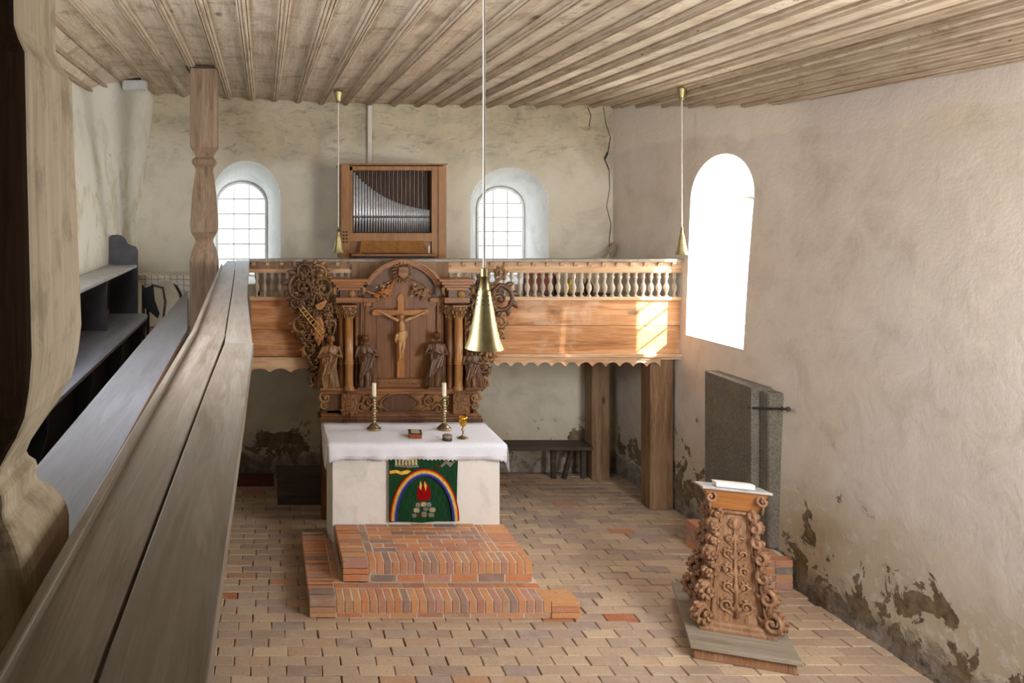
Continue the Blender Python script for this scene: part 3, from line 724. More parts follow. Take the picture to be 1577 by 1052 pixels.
# pew bench and box under the gallery
bn = thing('bench', 'long narrow dark bench along the back wall under the gallery', 'bench', (4.1, 11.6, 0))
MB().box(-1.0, .55, -.18, .18, .45, .5).build('seat', M['darkwood'], bn, bev=.006)
for x in (-.9, .05, .2, .48): MB().bar((x, 0, 0), (x + (.12 if x == .2 else 0), 0, .45), .07, .05).build('leg', M['darkwood'], bn)
bx = thing('wooden_chest', 'low dark brown plank chest behind the altar on its left side', 'chest', (.55, 10.75, 0))
MB().box(-.36, .42, -.2, .2, 0, .36).build('body', M['darkwood'], bx, bev=.008); MB().box(-.38, .44, -.22, .22, .36, .39).build('lid', M['darkwood'], bx, bev=.005)
ks = thing('kneeling_board', 'low dark reddish board lying by the back wall left of the chest', 'board', (-.25, 11.4, 0))
MB().box(-.4, .4, -.15, .15, 0, .09).build('plank', plain('dark_red', (84, 38, 30), .7), ks, bev=.005)

# objects on the gallery behind the balusters
def chair(loc, rz, mat, label, h=.95):
    c = thing('chair', label, 'chair', loc, rz)
    MB().box(-.2, .2, -.2, .2, .43, .47).build('seat', M[mat], c, bev=.01)
    MB().box(-.2, .2, .17, .2, .62, h).build('backrest', M[mat], c, bev=.015)
    for x in (-.18, .18):
        for y in (-.18, .18): MB().box(x - .018, x + .018, y - .018, y + .018, 0, .43 if y < 0 else h - .1).build('leg', M['iron'], c)
    return c
M['seatbrown'] = plain('brown_seat', (120, 62, 34), .5)
chair((3.64, 10.9, 2.13), pi, 'seatbrown', 'brown chair on the gallery seen through the right balusters', .9)
ob = thing('organ_bench', 'dark organ bench on the gallery in front of the organ console', 'bench', (1.75, 10.75, 2.13))
MB().box(-.45, .45, -.14, .14, .5, .54).build('seat', M['organd'], ob, bev=.006)
for x in (-.42, .38): MB().box(x, x + .04, -.12, .12, 0, .5).build('leg', M['organd'], ob)
shelf = thing('low_table', 'low dark table on the gallery behind the right balusters', 'table', (4.35, 11.2, 2.13))
MB().box(-.45, .45, -.2, .2, .52, .55).build('table_top', M['organd'], shelf)
for x in (-.42, .42):
    for y in (-.17, .17): MB().box(x - .02, x + .02, y - .02, y + .02, 0, .52).build('leg', M['organd'], shelf)
for i, (x, h, c, lb) in enumerate([(-.33, .26, 'felt', 'dark bottle-shaped vase at the left end of the low gallery table'), (-.12, .2, '', 'small yellow and dark vase in the middle of the low gallery table'), (.14, .24, '', 'dark vase with orange neck on the right of the low gallery table')]):
    v = thing('vase', lb, 'vase', (4.35 + x, 11.2, 2.68)); mt = ['black', 'yellow', 'brown'][i]
    MB().lathe([(.04, 0), (.06, .04), (.065, h * .45), (.03, h * .7), (.025, h * .9), (.035, h)], n=12).build('body', M[mt], v, smooth=True)
    MB().lathe([(.036, h), (.04, h + .012), (.034, h + .024)], n=12).build('rim', M['orange' if i == 2 else 'stonea'], v)
fc = chair((.12, 11.0, 2.13), pi, 'pewl', 'pale slatted folding chair seen through the left balusters', .88)
for a, b, lb in (((925, 398), (947, 374), 'pale wooden stick with a taper leaning in the back right gallery corner'), ((937, 398), (951, 375), 'shorter stick beside the crack in the back right gallery corner')):
    o = MB().bar(px(a[0], 402, 11.55), px(*b, 11.8), .05 if a[0] == 925 else .035, .02).build('wooden_lath', M['pinez']); tag(o, lb, 'lath')

# pipe on the back wall
o = MB().box((566 - CX) * 11.87 / F, (572.5 - CX) * 11.87 / F, 11.83, 11.9, 3.7, 5.41).build('wall_duct', M['stonea' if 0 else 'cable'], None, bev=.004); tag(o, 'narrow vertical cable duct on the back wall above the organ', 'duct')

# ================================================================== ORGAN
YO = 11.15
def oz(x, y): return ((480 + x / 3.507 - CX) * YO / F, H + (CY - 120 - y / 3.507) * YO / F)
x0, zt = oz(160, 466); x1, _ = oz(728, 466); xm = (x0 + x1) / 2; W = (x1 - x0) / 2; HT = zt - 2.13
og = thing('pipe_organ', 'small brown oak pipe organ with silver front pipes on the gallery', 'organ', (xm, YO, 2.13))
def ol(x, y): a, b = oz(x, y); return a - xm, b - 2.13
def OB(name, xa, xb, ya, yb, d0, d1, mat='organ', bev=.004):
    A = ol(xa, ya); B = ol(xb, yb); return MB().box(A[0], B[0], d0, d1, B[1], A[1]).build(name, M[mat], og, bev=bev)
OB('side_panel', 160, 205, 470, 980, 0, .6); OB('side_panel', 685, 728, 478, 980, 0, .6)
MB().box(-W - .01, W + .01, -.015, .62, HT - .012, HT + .01).build('top_board', M['organ'], og)
OB('frame_post', 205, 222, 478, 838, .01, .06); OB('frame_post', 650, 685, 478, 980, .02, .08)
OB('frame_rail', 205, 685, 476, 500, .01, .05)
OB('back_board', 205, 685, 490, 980, .2, .58, 'organd', 0)
OB('lower_panel', 205, 655, 838, 885, .01, .05); OB('console_panel', 205, 655, 885, 975, .06, .1, 'organ')
A = ol(258, 880); B = ol(620, 940)
MB().hexa([(A[0], -.1, B[1]), (B[0], -.1, B[1]), (B[0], -.08, B[1]), (A[0], -.08, B[1]), (A[0] + .02, .0, A[1]), (B[0] - .05, .0, A[1]), (B[0] - .05, .02, A[1]), (A[0] + .02, .02, A[1])]).build('music_desk', M['organ'], og)
OB('key_shelf', 210, 665, 948, 960, -.16, .05, 'pinel' if 0 else 'organ'); OB('keyboard', 240, 640, 962, 968, -.14, .02, 'black', 0); OB('key_slip', 215, 660, 968, 1010, -.1, 0, 'organd', 0)
for r_ in range(4):
    for c_ in range(2):
        a, b = ol(172 + c_ * 17, 832 + r_ * 18); MB().lathe([(.011, 0), (.011, .02), (.006, .022)], n=8).build('stop_knob', M['black'], og).location = (a, 0, b)
for o in og.children:
    if o.name.startswith('stop_knob'): o.rotation_euler = (pi / 2, 0, 0)
N = 35
for i in range(N):                                    # dark swell slats behind the pipes
    xx = 240 + (640 - 240) * (i + .5) / N; a = ol(xx - 3.5, 500); b = ol(xx + 3.5, 760)
    MB().box(a[0], b[0], .16, .19, b[1], a[1]).build('slat', M['organd' if i % 2 else 'carved'], og)
tops = [508, 525, 543, 560, 573, 586, 598, 609, 619, 628, 636, 644, 651, 657, 663, 668, 673, 677, 681, 685, 688, 691, 694, 697, 699, 701, 703, 705, 707, 708, 710, 711, 712, 713]
xx = 224.0
ws = [18 - i * .28 for i in range(len(tops))]; k = (645 - 222) / sum(ws)
for tpy, w_ in zip(tops, ws):
    w_ *= k; cx_ = xx + w_ / 2; xx += w_; r = w_ / 3.507 * YO / F / 2 * .84
    a, zt_ = ol(cx_, tpy); _, zm = ol(cx_, 752); _, zb_ = ol(cx_, 834)
    p_ = MB().lathe([(r * .3, zb_), (r, zm), (r * 1.02, zm + .004), (r, zt_)], n=10).build('organ_pipe', M['tin'], og, smooth=True); p_.location = (a, .1, 0)
    MB().box(-r * .6, r * .6, -r * 1.03, -r * .6, zm + .002, zm + .02).build('pipe_mouth', M['black'], p_)
OB('pipe_stay', 222, 645, 752, 757, .06, .07, 'organd', 0)
a, b = ol(626, 946); mc = thing('candle_lamp', 'tiny white candle lamp on the right end of the organ key shelf', 'lamp', (xm + a, YO - .1, 2.13 + b + .005))
MB().lathe([(.016, 0), (.01, .005), (.006, .02), (.01, .03), (.008, .1)], n=8).build('stem', M['white'], mc)

# ================================================================== PENDANT LAMPS
def pendant(x, ybot, Z, zceil, label, flut=False):
    b = px(x, ybot, Z); r = .075; L = .33
    t_ = thing('pendant_lamp', label, 'lamp', b, 0, 'brass cone pendant lamps')
    pr = [(.078, 0), (.076, .006), (.066, .03), (.056, .07), (.044, .13), (.034, .19), (.026, .235), (.022, .245), (.014, .25), (.013, .33), (.008, .335)]
    inn = [(max(.002, q - .003), z) for q, z in pr[::-1] if z < .24]
    MB().lathe(pr + inn, n=28, cap=False).build('shade', M['brass'], t_, smooth=True)
    for k in range(8):
        a = 2 * pi * k / 8
        for j in range(3):
            z = .19 + j * .017; q = .0345 - j * .0026
            MB().lathe([(.0028, -.001), (.0028, .001)], n=6).build('vent_hole', M['black'], t_)
            h_ = t_.children[-1]
    hs = [o for o in t_.children if o.name.startswith('vent_hole')]
    for i, o in enumerate(hs):
        a = 2 * pi * (i // 3) / 8 + .35; j = i % 3; z = .185 + j * .018; q = .0352 - j * .0028
        o.location = (q * cos(a), q * sin(a), z); o.rotation_euler = (0, pi / 2, a)
    top = zceil - b[2]
    MB().tube([(0, 0, .33), (0, 0, top - .08)], .0055 if Z < 5 else .009, 6).build('cable', M['cable'], t_)
    MB().lathe([(.03, top - .16), (.038, top - .12), (.055, top - .03), (.062, top)], n=16).build('ceiling_rose', M['brass'], t_, smooth=True) if Z > 5 else MB().lathe([(.03, top - .1), (.05, top)], n=16).build('ceiling_rose', M['brass'], t_, smooth=True)
    return t_
def ceilz(X, Y=None):
    for a, b in zip(BT, BT[1:]):
        if a[0] <= X <= b[0]: return a[1] + (b[1] - a[1]) * (X - a[0]) / (b[0] - a[0]) - .02
    return 5.3
pendant(745.5, 537, 3.36, ceilz(.915), 'brass cone pendant lamp hanging nearest, in front of the altarpiece')
pendant(521, 389, 10.6, ceilz(.984), 'brass pendant lamp hanging in front of the left side of the organ')
pendant(1050, 392, 9.9, ceilz(5.1), 'brass cone pendant lamp hanging beside the right wall window')

# white box under the ceiling at the back left
sb = thing('ceiling_speaker', 'white box with black top fixed under the ceiling in the back left corner', 'speaker', px(208, 139, 10.6))
MB().box(-.15, .15, -.1, .1, 0, .12).build('housing', M['white'], sb, bev=.01); MB().box(-.155, .165, -.11, .11, .12, .17).build('mounting_plate', M['black'], sb)

# ================================================================== LEFT GALLERY
def pz(y, near=.0): return y
post_pr_px = [(0, 41), (101, 41), (112, 28), (117, 26), (120, 34), (124, 37), (128, 34), (132, 27), (137, 25), (148, 28), (175, 35), (222, 41), (232, 39), (243, 27), (247, 25), (252, 28), (262, 36), (279, 42), (320, 42), (400, 42)]
YP = 9.5
P_ = [(w_ / 2 * YP / F, H + (CY - 125 - dy) * (YP - .13) / F) for dy, w_ in post_pr_px]
P_ = [(r, z) for r, z in P_ if z > 2.25] + [(.16, 2.2)]
fp = thing('turned_post', 'turned and chamfered brown post rising from the gallery rail to the ceiling', 'post', ((315 - CX) * YP / F, YP, 2.2))
zc = ceilz((315 - CX) * YP / F)
prof = [(r, z - 2.2) for r, z in ([(P_[0][0], zc - .015)] + P_)][::-1]
MB().sq(prof).build('shaft', M['postw'], fp, bev=.008)
MB().box(-.2, .2, -.2, .2, zc - 2.2 - .015, zc - 2.2 + .005).build('cap_plate', M['darkwood'], fp)
# near post: silhouette samples (pixel y, pixel x of the right far edge)
Zc, Xc = 1.6, -.592; sil = [(-60, 87), (0, 87), (60, 87), (86, 88), (105, 97), (128, 112), (180, 114), (238, 116), (350, 121), (475, 126), (499, 127), (540, 122), (580, 112), (615, 92), (648, 68), (675, 50), (692, 43), (700, 47), (707, 58), (716, 60), (726, 58), (737, 60), (742, 74), (752, 88), (762, 98), (772, 104), (790, 108), (1100, 108), (1300, 108)]
prof = []
for y, x in sil:
    q = (CX - x) / F; r = (-Xc - q * Zc) / (1 + q); prof.append((r, H - (y - CY) * (Zc + r) / F))
prof = prof[::-1]; prof = [(prof[0][0], 2.2)] + [p for p in prof if p[1] > 2.2] + [(prof[-1][0], 5.36)]
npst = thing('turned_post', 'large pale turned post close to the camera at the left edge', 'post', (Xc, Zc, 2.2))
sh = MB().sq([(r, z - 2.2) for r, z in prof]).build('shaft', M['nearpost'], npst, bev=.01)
sh.data.materials.append(M['postdark'])            # front face above the waist in a darker brown
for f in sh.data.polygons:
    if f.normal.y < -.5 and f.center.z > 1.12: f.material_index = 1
MB().box(.178, .186, -.02, .16, 0, .93).build('side_strip', M['nearpost'], npst, bev=.002)

rl = thing('gallery_rail', 'long weathered plank rail of the left gallery running away from the camera', 'rail', (0, 0, 2.1))
ZR = 3.204
def plank(name, L, Rr, mat='rail', th=.045, z=ZR):
    n = len(L); v = []
    for (x, y) in L + Rr[::-1]: v.append((x, y, z - th - 2.1))
    for (x, y) in L + Rr[::-1]: v.append((x, y, z - 2.1))
    m = len(L) + len(Rr)
    return MB().poly(v, []) if 0 else v, m
def mkplank(L, Rr, mat='rail', th=.045, z=ZR, name='rail_plank'):
    v, m = plank(name, L, Rr, mat, th, z); mb = MB()
    mb.poly(v, [tuple(range(m))[::-1], tuple(range(m, 2 * m))] + [(i, (i + 1) % m, (i + 1) % m + m, i + m) for i in range(m)])
    return mb.build(name, M[mat], rl, bev=.004)
g = .003
mkplank([(-.355, .25), (-.352, 2.6), (-.35, 4.2)], [(-.232 - g, .25), (-.229 - g, 1.2), (-.205 - g, 3.0), (-.19 - g, 4.2)])
mkplank([(-.232 + g, .25), (-.229 + g, 1.2), (-.205 + g, 3.0), (-.188 + g, 3.92)], [(-.075, .25), (-.076, 1.1), (-.058, 2.6), (-.045, 3.92)])
mkplank([(-.35, 4.206), (-.40, 6.3), (-.46, 9.2), (-.45, 10.2)], [(-.195 - g, 4.206), (-.246 - g, 6.5), (-.32 - g, 9.5), (-.34, 10.2)])
mkplank([(-.188 + g, 3.926), (-.246 + g, 6.5), (-.32 + g, 9.5), (-.34, 10.27)], [(-.05, 3.926), (-.115, 6.0), (-.13, 6.9), (-.17, 10.27)])
L = [(-.372, .25), (-.37, 2.6), (-.366, 4.2), (-.416, 6.3), (-.478, 9.2)]
mkplank(L, [(x + .022, y) for x, y in L], 'rail', .07, ZR + .022, 'edge_moulding')
for z0, z1 in ((2.1, 2.62), (2.63, 3.155)):
    MB().prism([(-.34, .3), (-.31, .3), (-.31, 4.2), (-.35, 10.2), (-.38, 10.2), (-.34, 4.2)], 'z', z0 - 2.1, z1 - 2.1).build('parapet_board', M['pine'], rl)
fg = struct(bpy.data.objects.new('floor_gallery', None)); COL.objects.link(fg); x = -1.85
while x < -.4:
    MB().box(x + .002, min(x + .22, -.36), .2, 10.3, 2.15, 2.195).build('floor_board', M['darkwood'], fg); x += .22
dk = thing('book_desk', 'long grey painted plank desk behind the gallery rail', 'desk', (0, 0, 2.195))
dz = 3.0 - 2.195
mb = MB(); pl = [(-.77, 1.85), (-.75, 2.72), (-.78, 5.5), (-.797, 8.3), (-.775, 8.35), (-.535, 5.75), (-.52, 4.2), (-.495, 2.13), (-.49, 1.85)]
mb.prism(pl, 'z', dz - .03, dz); mb.build('desk_top', M['desk'], dk, bev=.004)
MB().prism([(-.56, 1.9), (-.54, 1.9), (-.57, 5.6), (-.59, 5.6)], 'z', 0, dz - .03).build('front_board', M['pew'], dk)
for y in (2.2, 4.4, 6.6, 7.9): MB().box(-.77, -.73, y, y + .03, 0, dz - .03).build('bracket', M['pew'], dk)
pw = thing('church_pew', 'dark grey painted pew with high scrolled end along the left wall', 'pew', (-1.8, 0, 2.195))
def wpx(x, y): return ((x - CX) * 9.6 / F + 1.8, H + (CY - y) * 9.6 / F - 2.195)
e = [(168, 537), (212, 537), (212, 386), (209, 380), (202, 378), (196, 375), (192, 368), (187, 363), (180, 361.5), (172, 362), (168, 365)]
MB().prism([wpx(*q) for q in e], 'y', 9.6, 9.64).build('end_panel', M['pew'], pw, bev=.004)
MB().prism([(-.015, 2), (.31, 2), (.31, 9.6), (-.015, 9.6)], 'z', .965, .995).build('book_ledge', M['pewl'], pw, bev=.004)
MB().prism([(-.015, 2), (.54, 2), (.545, 8.8), (.52, 9.0), (.46, 9.1), (.3, 9.1), (-.015, 9.1)], 'z', .455, .485).build('seat', M['seatgrey'], pw, bev=.004)
for y in (4.2, 6.0, 7.8): MB().box(-.012, .3, y, y + .03, .485, .965).build('divider_panel', M['pew'], pw, bev=.003)
MB().box(-.015, -.0, 2, 9.6, .485, .965).build('back_board', M['pew'], pw)
for y in (3.6, 4.9, 6.2, 7.5, 8.8):
    pts = [(.0, 0), (.44, 0), (.44, .1), (.5, .3), (.5, .455), (0, .455)]
    MB().prism(pts, 'y', y, y + .03).build('seat_support', M['pew'], pw, bev=.003)
MB().box(.36, .38, 2, 9.0, 0, .455).build('seat_front_board', M['black'], pw)
for i, y in enumerate((4.75, 5.0)):
    o = MB().box(-.07, .07, -.1, .1, 0, .008).build('leaflet', M['paper']); o.location = (-1.3 + .0, y, 2.2); o.rotation_euler = (0, 0, .3 + i); tag(o, ['white leaflet lying on the dark gallery floor by the pew, nearer one', 'white leaflet lying on the dark gallery floor by the pew, farther one'][i], 'leaflet')
# table with checked cloth
Y_ = 10.5
tb = thing('table', 'small grey table at the far end of the left gallery with a checked cloth', 'table', (-1.2, Y_ + .3, 2.15))
MB().box(-.42, .42, -.25, .25, .8, .83).build('table_top', M['pewl'], tb)
for x in (-.36, .36):
    for y in (-.2, .2): MB().box(x - .02, x + .02, y - .02, y + .02, 0, .8).build('leg', M['iron'], tb)
for x in (-.1, .22):
    MB().tube([(x + .25 * sin(t_ * .5), -.27, .02 + t_ * .145) for t_ in range(6)], .018, 6).build('curved_brace', M['black'], tb)
t = NT('checked_cloth'); v = t.coords((1, 1, 1), False); sp = t.n('ShaderNodeSeparateXYZ'); t.l(v, sp.inputs[0])
def ln(a): return t.math('LESS_THAN', t.math('FRACT', t.math('MULTIPLY', a, 12)), .07)
t.done(t.mix(t.math('MAXIMUM', ln(t.math('ADD', sp.outputs[0], t.math('MULTIPLY', sp.outputs[1], .3))), ln(t.math('ADD', sp.outputs[2], sp.outputs[1]))), lin((214, 206, 188)), lin((60, 60, 72))), .9); M['check'] = t.m
mb = MB(); n = 20; top = [(-.46 + .92 * i / n) for i in range(n + 1)]
A = [(x, -.28, .842) for x in top]; B = [(x, .28, .842) for x in top]
dr = [.1 + .0 * x for x in top]; dr = [.05 + .12 * math.exp(-((x + .28) / .12) ** 2) + .26 * math.exp(-((x - .3) / .2) ** 2) for x in top]
C_ = [(x, -.3 + .012 * sin(x * 30), .84 - d) for x, d in zip(top, dr)]
mb.poly(A + B + C_, [(i, i + 1, i + 2 + n, i + 1 + n) for i in range(n)] + [(i, i + 2 * n + 2, i + 2 * n + 3, i + 1) for i in range(n)])
o = mb.build('checked_tablecloth', M['check']); o.location = (-1.2, Y_ + .3, 2.15); tag(o, 'off-white checked tablecloth hanging in points over the small gallery table', 'tablecloth')
bc = thing('folded_chair', 'black folded chair leaning against the small table on the left gallery', 'chair', (-1.3, 10.05, 2.195))
def cpx(x, y): q = (200 + x / 6.573, 380 + y / 6.575); v = px(q[0], q[1], 10.05); return (v[0] + 1.3, v[2] - 2.195)
MB().prism([cpx(*q) for q in [(140, 425), (235, 385), (250, 540), (300, 680), (280, 730), (200, 660), (135, 610), (118, 500)]], 'y', 0, .03).build('seat', M['black'], bc, bev=.01)
for q in ([(215, 390), (330, 420), (355, 560), (340, 700), (300, 960)], [(140, 420), (130, 640), (190, 960)]):
    MB().tube([(cpx(*a)[0], .04, max(0.0, cpx(*a)[1])) for a in q], .014, 6).build('frame_tube', M['iron'], bc)
wbx = MB().box(-.09, .02, 0, .12, 0, .16).build('white_box', M['white']); wbx.location = (-1.68, 10.42, 2.96); 
bpy.data.objects.remove(wbx)
# ================================================================== ALTARPIECE
YA = 10.0
ar = thing('altarpiece', 'carved brown oak altarpiece with columns, arch and foliage wings behind the altar', 'altarpiece', (1.72, YA, 0))
K = 3.5075
def A2(zx, zy, Y=YA):        # crop pixel -> local x,z of the altarpiece at depth Y
    return ((420 + zx / K - CX) * Y / F - 1.72, H + (CY - 380 - zy / K) * Y / F)
def AB(name, xa, ya, xb, yb, y0, y1, mat='oak', bev=.004):
    a = A2(xa, ya, YA + y0); b = A2(xb, yb, YA + y0); return MB().box(a[0], b[0], y0, y1, b[1], a[1]).build(name, M[mat], ar, bev=bev)
AB('plinth', 268, 900, 1110, 1500, .05, .3, 'oak')
MB().box(A2(268, 0)[0], A2(1110, 0)[0], .06, .29, 0, 1.35).build('base_cabinet', M['carved'], ar)
AB('base_moulding', 250, 922, 1135, 955, 0, .3, 'carved', .012); AB('base_moulding', 262, 905, 1120, 920, .02, .3, 'oak', .006)
AB('predella_board', 300, 790, 1080, 905, .1, .16, 'oakx', 0)
AB('predella_cornice', 255, 768, 1110, 786, 0, .28, 'oakx', .006); AB('predella_cornice', 262, 786, 1100, 796, .02, .26, 'oakx', .004)
for xa, xb in ((372, 462), (975, 1065)):
    AB('pedestal', xa, 796, xb, 905, -.02, .16, 'oak')
    m = MB(); cx_, cz_ = A2((xa + xb) / 2, 850); r_ = random.Random(xa)
    for i in range(26):
        u, v_ = r_.uniform(-.09, .09), r_.uniform(-.12, .12); m.leaf((cx_ + u, -.02, cz_ + v_), r_.uniform(0, 2 * pi), .055, .016, .8)
    m.build('pedestal_carving', M['carve'], ar, smooth=True)
# oval cartouche
m = MB(); c_ = [A2(690 + 100 * cos(a) * (1 + .05 * cos(4 * a)), 855 + 52 * sin(a) * (1 + .1 * abs(cos(2 * a)))) for a in [2 * pi * i / 40 for i in range(41)]]
m.tube([(x, .09, z) for x, z in c_], .014, 6); m.build('cartouche_frame', M['carve'], ar, smooth=True)
m = MB(); c_ = [A2(690 + 88 * cos(a), 855 + 44 * sin(a)) for a in [2 * pi * i / 32 for i in range(32)]]
m.prism(c_, 'y', .085, .1); m.build('cartouche_field', M['carved'], ar)
def scr(name, lst, mat='carve', Y=0.0, base=(0, 0)):
    for (zx, zy, r, a0, tr, sg, th, lv, tail) in lst:
        x, z = A2(zx, zy, YA + Y); m = MB(); tl = A2(*tail, YA + Y) if tail else None
        k = YA / F / K
        m.scroll(x, z, r * k, a0, tr, sg, th * k * (1.25 if 'foliage' in name else 1), Y, .9, lv, tl, 1.35 if 'foliage' in name else 1); m.build(name, M[mat], ar, smooth=True)
scr('predella_scroll', [(520, 835, 34, pi, 1.3, -1, 8, 5, (480, 890)), (555, 880, 26, 0, 1.2, 1, 7, 4, (590, 830)), (840, 835, 34, 0, 1.3, 1, 8, 5, (790, 890)), (890, 875, 30, pi, 1.2, -1, 7, 5, (930, 820)), (480, 870, 26, pi / 2, 1.2, 1, 7, 4, None), (925, 845, 28, pi / 2, 1.2, -1, 7, 4, None)], 'carve', .08)
scr('side_volute', [(282, 815, 34, pi / 2, 1.4, 1, 10, 5, (330, 785)), (280, 858, 24, pi / 2, 1.2, 1, 8, 4, (290, 830)), (1090, 812, 32, pi / 2, 1.4, -1, 10, 5, (1050, 785)), (1086, 858, 24, pi / 2, 1.2, -1, 8, 4, (1080, 830))], 'carve', .03)
AB('side_board', 290, 796, 372, 905, .06, .2, 'carved'); AB('side_board', 1065, 796, 1085, 905, .06, .2, 'carved')
# main field
for i, (xa, xb) in enumerate(((480, 560), (561, 640), (641, 740), (741, 830), (831, 925))): AB('field_board', xa, 290, xb, 768, .16, .19, 'oak', .002)
AB('field_sill', 560, 715, 860, 768, .1, .2, 'oakx')
m = MB(); r_ = random.Random(3)
for i in range(22): x, z = A2(575 + i * 13, 735, YA + .1); m.leaf((x, .1, z - .012), pi / 2 + (.5 if i % 2 else -.5), .035, .011, .8)
m.build('sill_carving', M['carve'], ar, smooth=True)
for xa, sg in ((490, 1), (905, -1)):
    m = MB()
    for i in range(26): x, z = A2(xa, 318 + i * 16, YA + .16); m.blob((x, .155, z), .007, .006, .011, n=6, m=4)
    m.build('beading', M['carve'], ar, smooth=True)
    AB('field_frame', xa - 16, 300, xa - 9, 768, .12, .17); AB('field_frame', xa + 9, 300, xa + 15, 768, .14, .17)
    AB('field_frame', min(xa, xa + sg * 55), 300, max(xa, xa + sg * 55), 320, .14, .17, 'lime')
# pilasters and columns
def col(zx, w_, y, mat, z0=775, z1=378, ring=True, name='column'):
    cx_, zb_ = A2(zx, z0, YA + y); _, zt_ = A2(zx, z1, YA + y); r = w_ / 2 / K * YA / F
    pr = [(r * 1.35, 0), (r * 1.4, .012), (r * 1.25, .024), (r * 1.3, .034), (r * 1.05, .05), (r * 1.0, .06)]
    hh_ = zt_ - zb_; rz_ = hh_ * .375
    if ring: pr += [(r, rz_ - .02), (r * 1.15, rz_ - .015), (r * 1.15, rz_ - .003), (r, rz_), (r, rz_ + .01), (r * 1.15, rz_ + .014), (r * 1.15, rz_ + .024), (r, rz_ + .03)]
    pr += [(r * .93, hh_ - .02), (r * 1.08, hh_ - .012), (r * 1.08, hh_ - .002), (r * .95, hh_)]
    o = MB().lathe(pr, n=24).build(name, M[mat], ar, smooth=True); o.location = (cx_, y, zb_); return cx_, zt_, r
def capital(cx_, zt_, r, y, h=.13):
    m = MB(); m.lathe([(r * .98, 0), (r * 1.1, h * .5), (r * 1.5, h * .9), (r * 1.2, h)], n=12)
    for row, (q, s_) in enumerate(((0, .55), (.38, .55))):
        for k in range(9):
            a = 2 * pi * (k + row * .5) / 9; R = Matrix.Rotation(a, 3, 'Z')
            for j, (d_, zz) in enumerate(((1.08, .0), (1.22, .5), (1.5, .85), (1.62, .8))):
                c = R @ Vector((r * d_ + row * r * .12, 0, 0)); m.blob((c[0], c[1], h * (q + zz * s_)), r * .2, r * .2, h * .15, n=6, m=4)
    for sx in (-1, 1):
        for sy in (-1, 1): m.blob((sx * r * 1.35, sy * r * 1.35, h * .88), r * .3, r * .3, h * .13, n=7, m=4)
    o = m.build('capital', M['carve'], ar, smooth=True); o.location = (cx_, y, zt_)
    o2 = MB().box(-r * 1.75, r * 1.75, -r * 1.75, r * 1.75, 0, .018).build('abacus', M['oakx'], o); o2.location = (0, 0, h)
for sx, f_, b_ in ((1, 412, 372), (-1, 1004, 957)):
    AB('pilaster', min(f_, b_) - 18 if sx > 0 else 932, 300, 480 if sx > 0 else 1045, 775, .14, .22, 'carved')
    c = col(b_, 40, .09, 'oak', name='rear_column'); capital(*c, .09)
    c = col(f_, 46, -.0, 'column'); c_ = c; capital(*c, -.0)
    if sx > 0: c = col(452, 22, .11, 'oak', name='quarter_column')
    else: c = col(1040, 14, .11, 'oak', name='quarter_column')
# entablature
for xa, xb, ball in ((345, 478, 430), (932, 1060, 1018)):
    AB('architrave', xa - 4, 275, xb + 4, 304, -.06, .22, 'oakx', .005)
    AB('frieze_block', xa + 18, 232, xb - 18, 275, -.03, .22, 'carved', .004)
    x, z = A2(ball, 255, YA - .03); MB().blob((x, -.035, z), .05, .045, .055, n=14, m=9).build('boss', M['carve'], ar, smooth=True)
    for k, (d_, ya, yb) in enumerate(((4, 222, 236), (16, 206, 222), (30, 190, 206), (44, 176, 190))):
        AB('cornice', xa - d_ + 12, ya, xb + d_ - 8, yb, -.05 - k * .02, .24, 'oakx' if k < 3 else 'oakx', .004)
    for s_ in (-1, 1):
        x, z = A2((xa + xb) / 2 + s_ * 66, 235, YA - .02); m = MB(); m.tube([(x, -.04, z + .06), (x + s_ * .03, -.05, z + .02), (x + s_ * .03, -.05, z - .03), (x, -.03, z - .06)], [.012, .026, .022, .01], 8); m.build('console', M['carve'], ar, smooth=True)
AB('entablature_beam', 478, 276, 560, 300, .06, .2, 'oakx'); AB('entablature_beam', 850, 276, 935, 300, .06, .2, 'oakx')
# tympanum and arch
def ell(cx_, cy_, rx, ry, a0, a1, n, y): return [A2(cx_ + rx * cos(pi - (a0 + (a1 - a0) * i / n)), cy_ - ry * sin(a0 + (a1 - a0) * i / n), YA + y) for i in range(n + 1)]
o_ = ell(708, 300, 218, 225, 0, pi, 28, .14); MB().prism(o_, 'y', .13, .2).build('tympanum', M['carved'], ar)
for d0, d1, y0, mt in ((0, 12, -.03, 'oakx'), (12, 22, .02, 'column'), (22, 34, .06, 'oakx')):
    a = ell(708, 300, 232 - d0, 232 - d0, .46, pi - .46, 32, 0); b = ell(708, 300, 232 - d1, 232 - d1, .46, pi - .46, 32, 0)
    mb = MB(); n = len(a); V = [(x, y0, z) for x, z in a + b] + [(x, .2, z) for x, z in a + b]
    mb.poly(V, [(i, i + 1, i + 1 + n, i + n) for i in range(n - 1)] + [(i, i + 1, i + 1 + 2 * n, i + 2 * n) for i in range(n - 1)] + [(i + n, i + 1 + n, i + 1 + 3 * n, i + 3 * n) for i in range(n - 1)] + [(0, n, 3 * n, 2 * n), (n - 1, 2 * n - 1, 4 * n - 1, 3 * n - 1)])
    mb.build('arch_moulding', M[mt], ar)
a = ell(708, 330, 175, 158, .28, pi - .28, 26, .1); MB().tube([(x, .11, z) for x, z in a], .009, 6).build('inner_arch', M['oakx'], ar, smooth=True)
b = ell(708, 330, 168, 150, 0, pi, 26, .1); MB().prism(b, 'y', .115, .14).build('arch_field', M['oak'], ar)
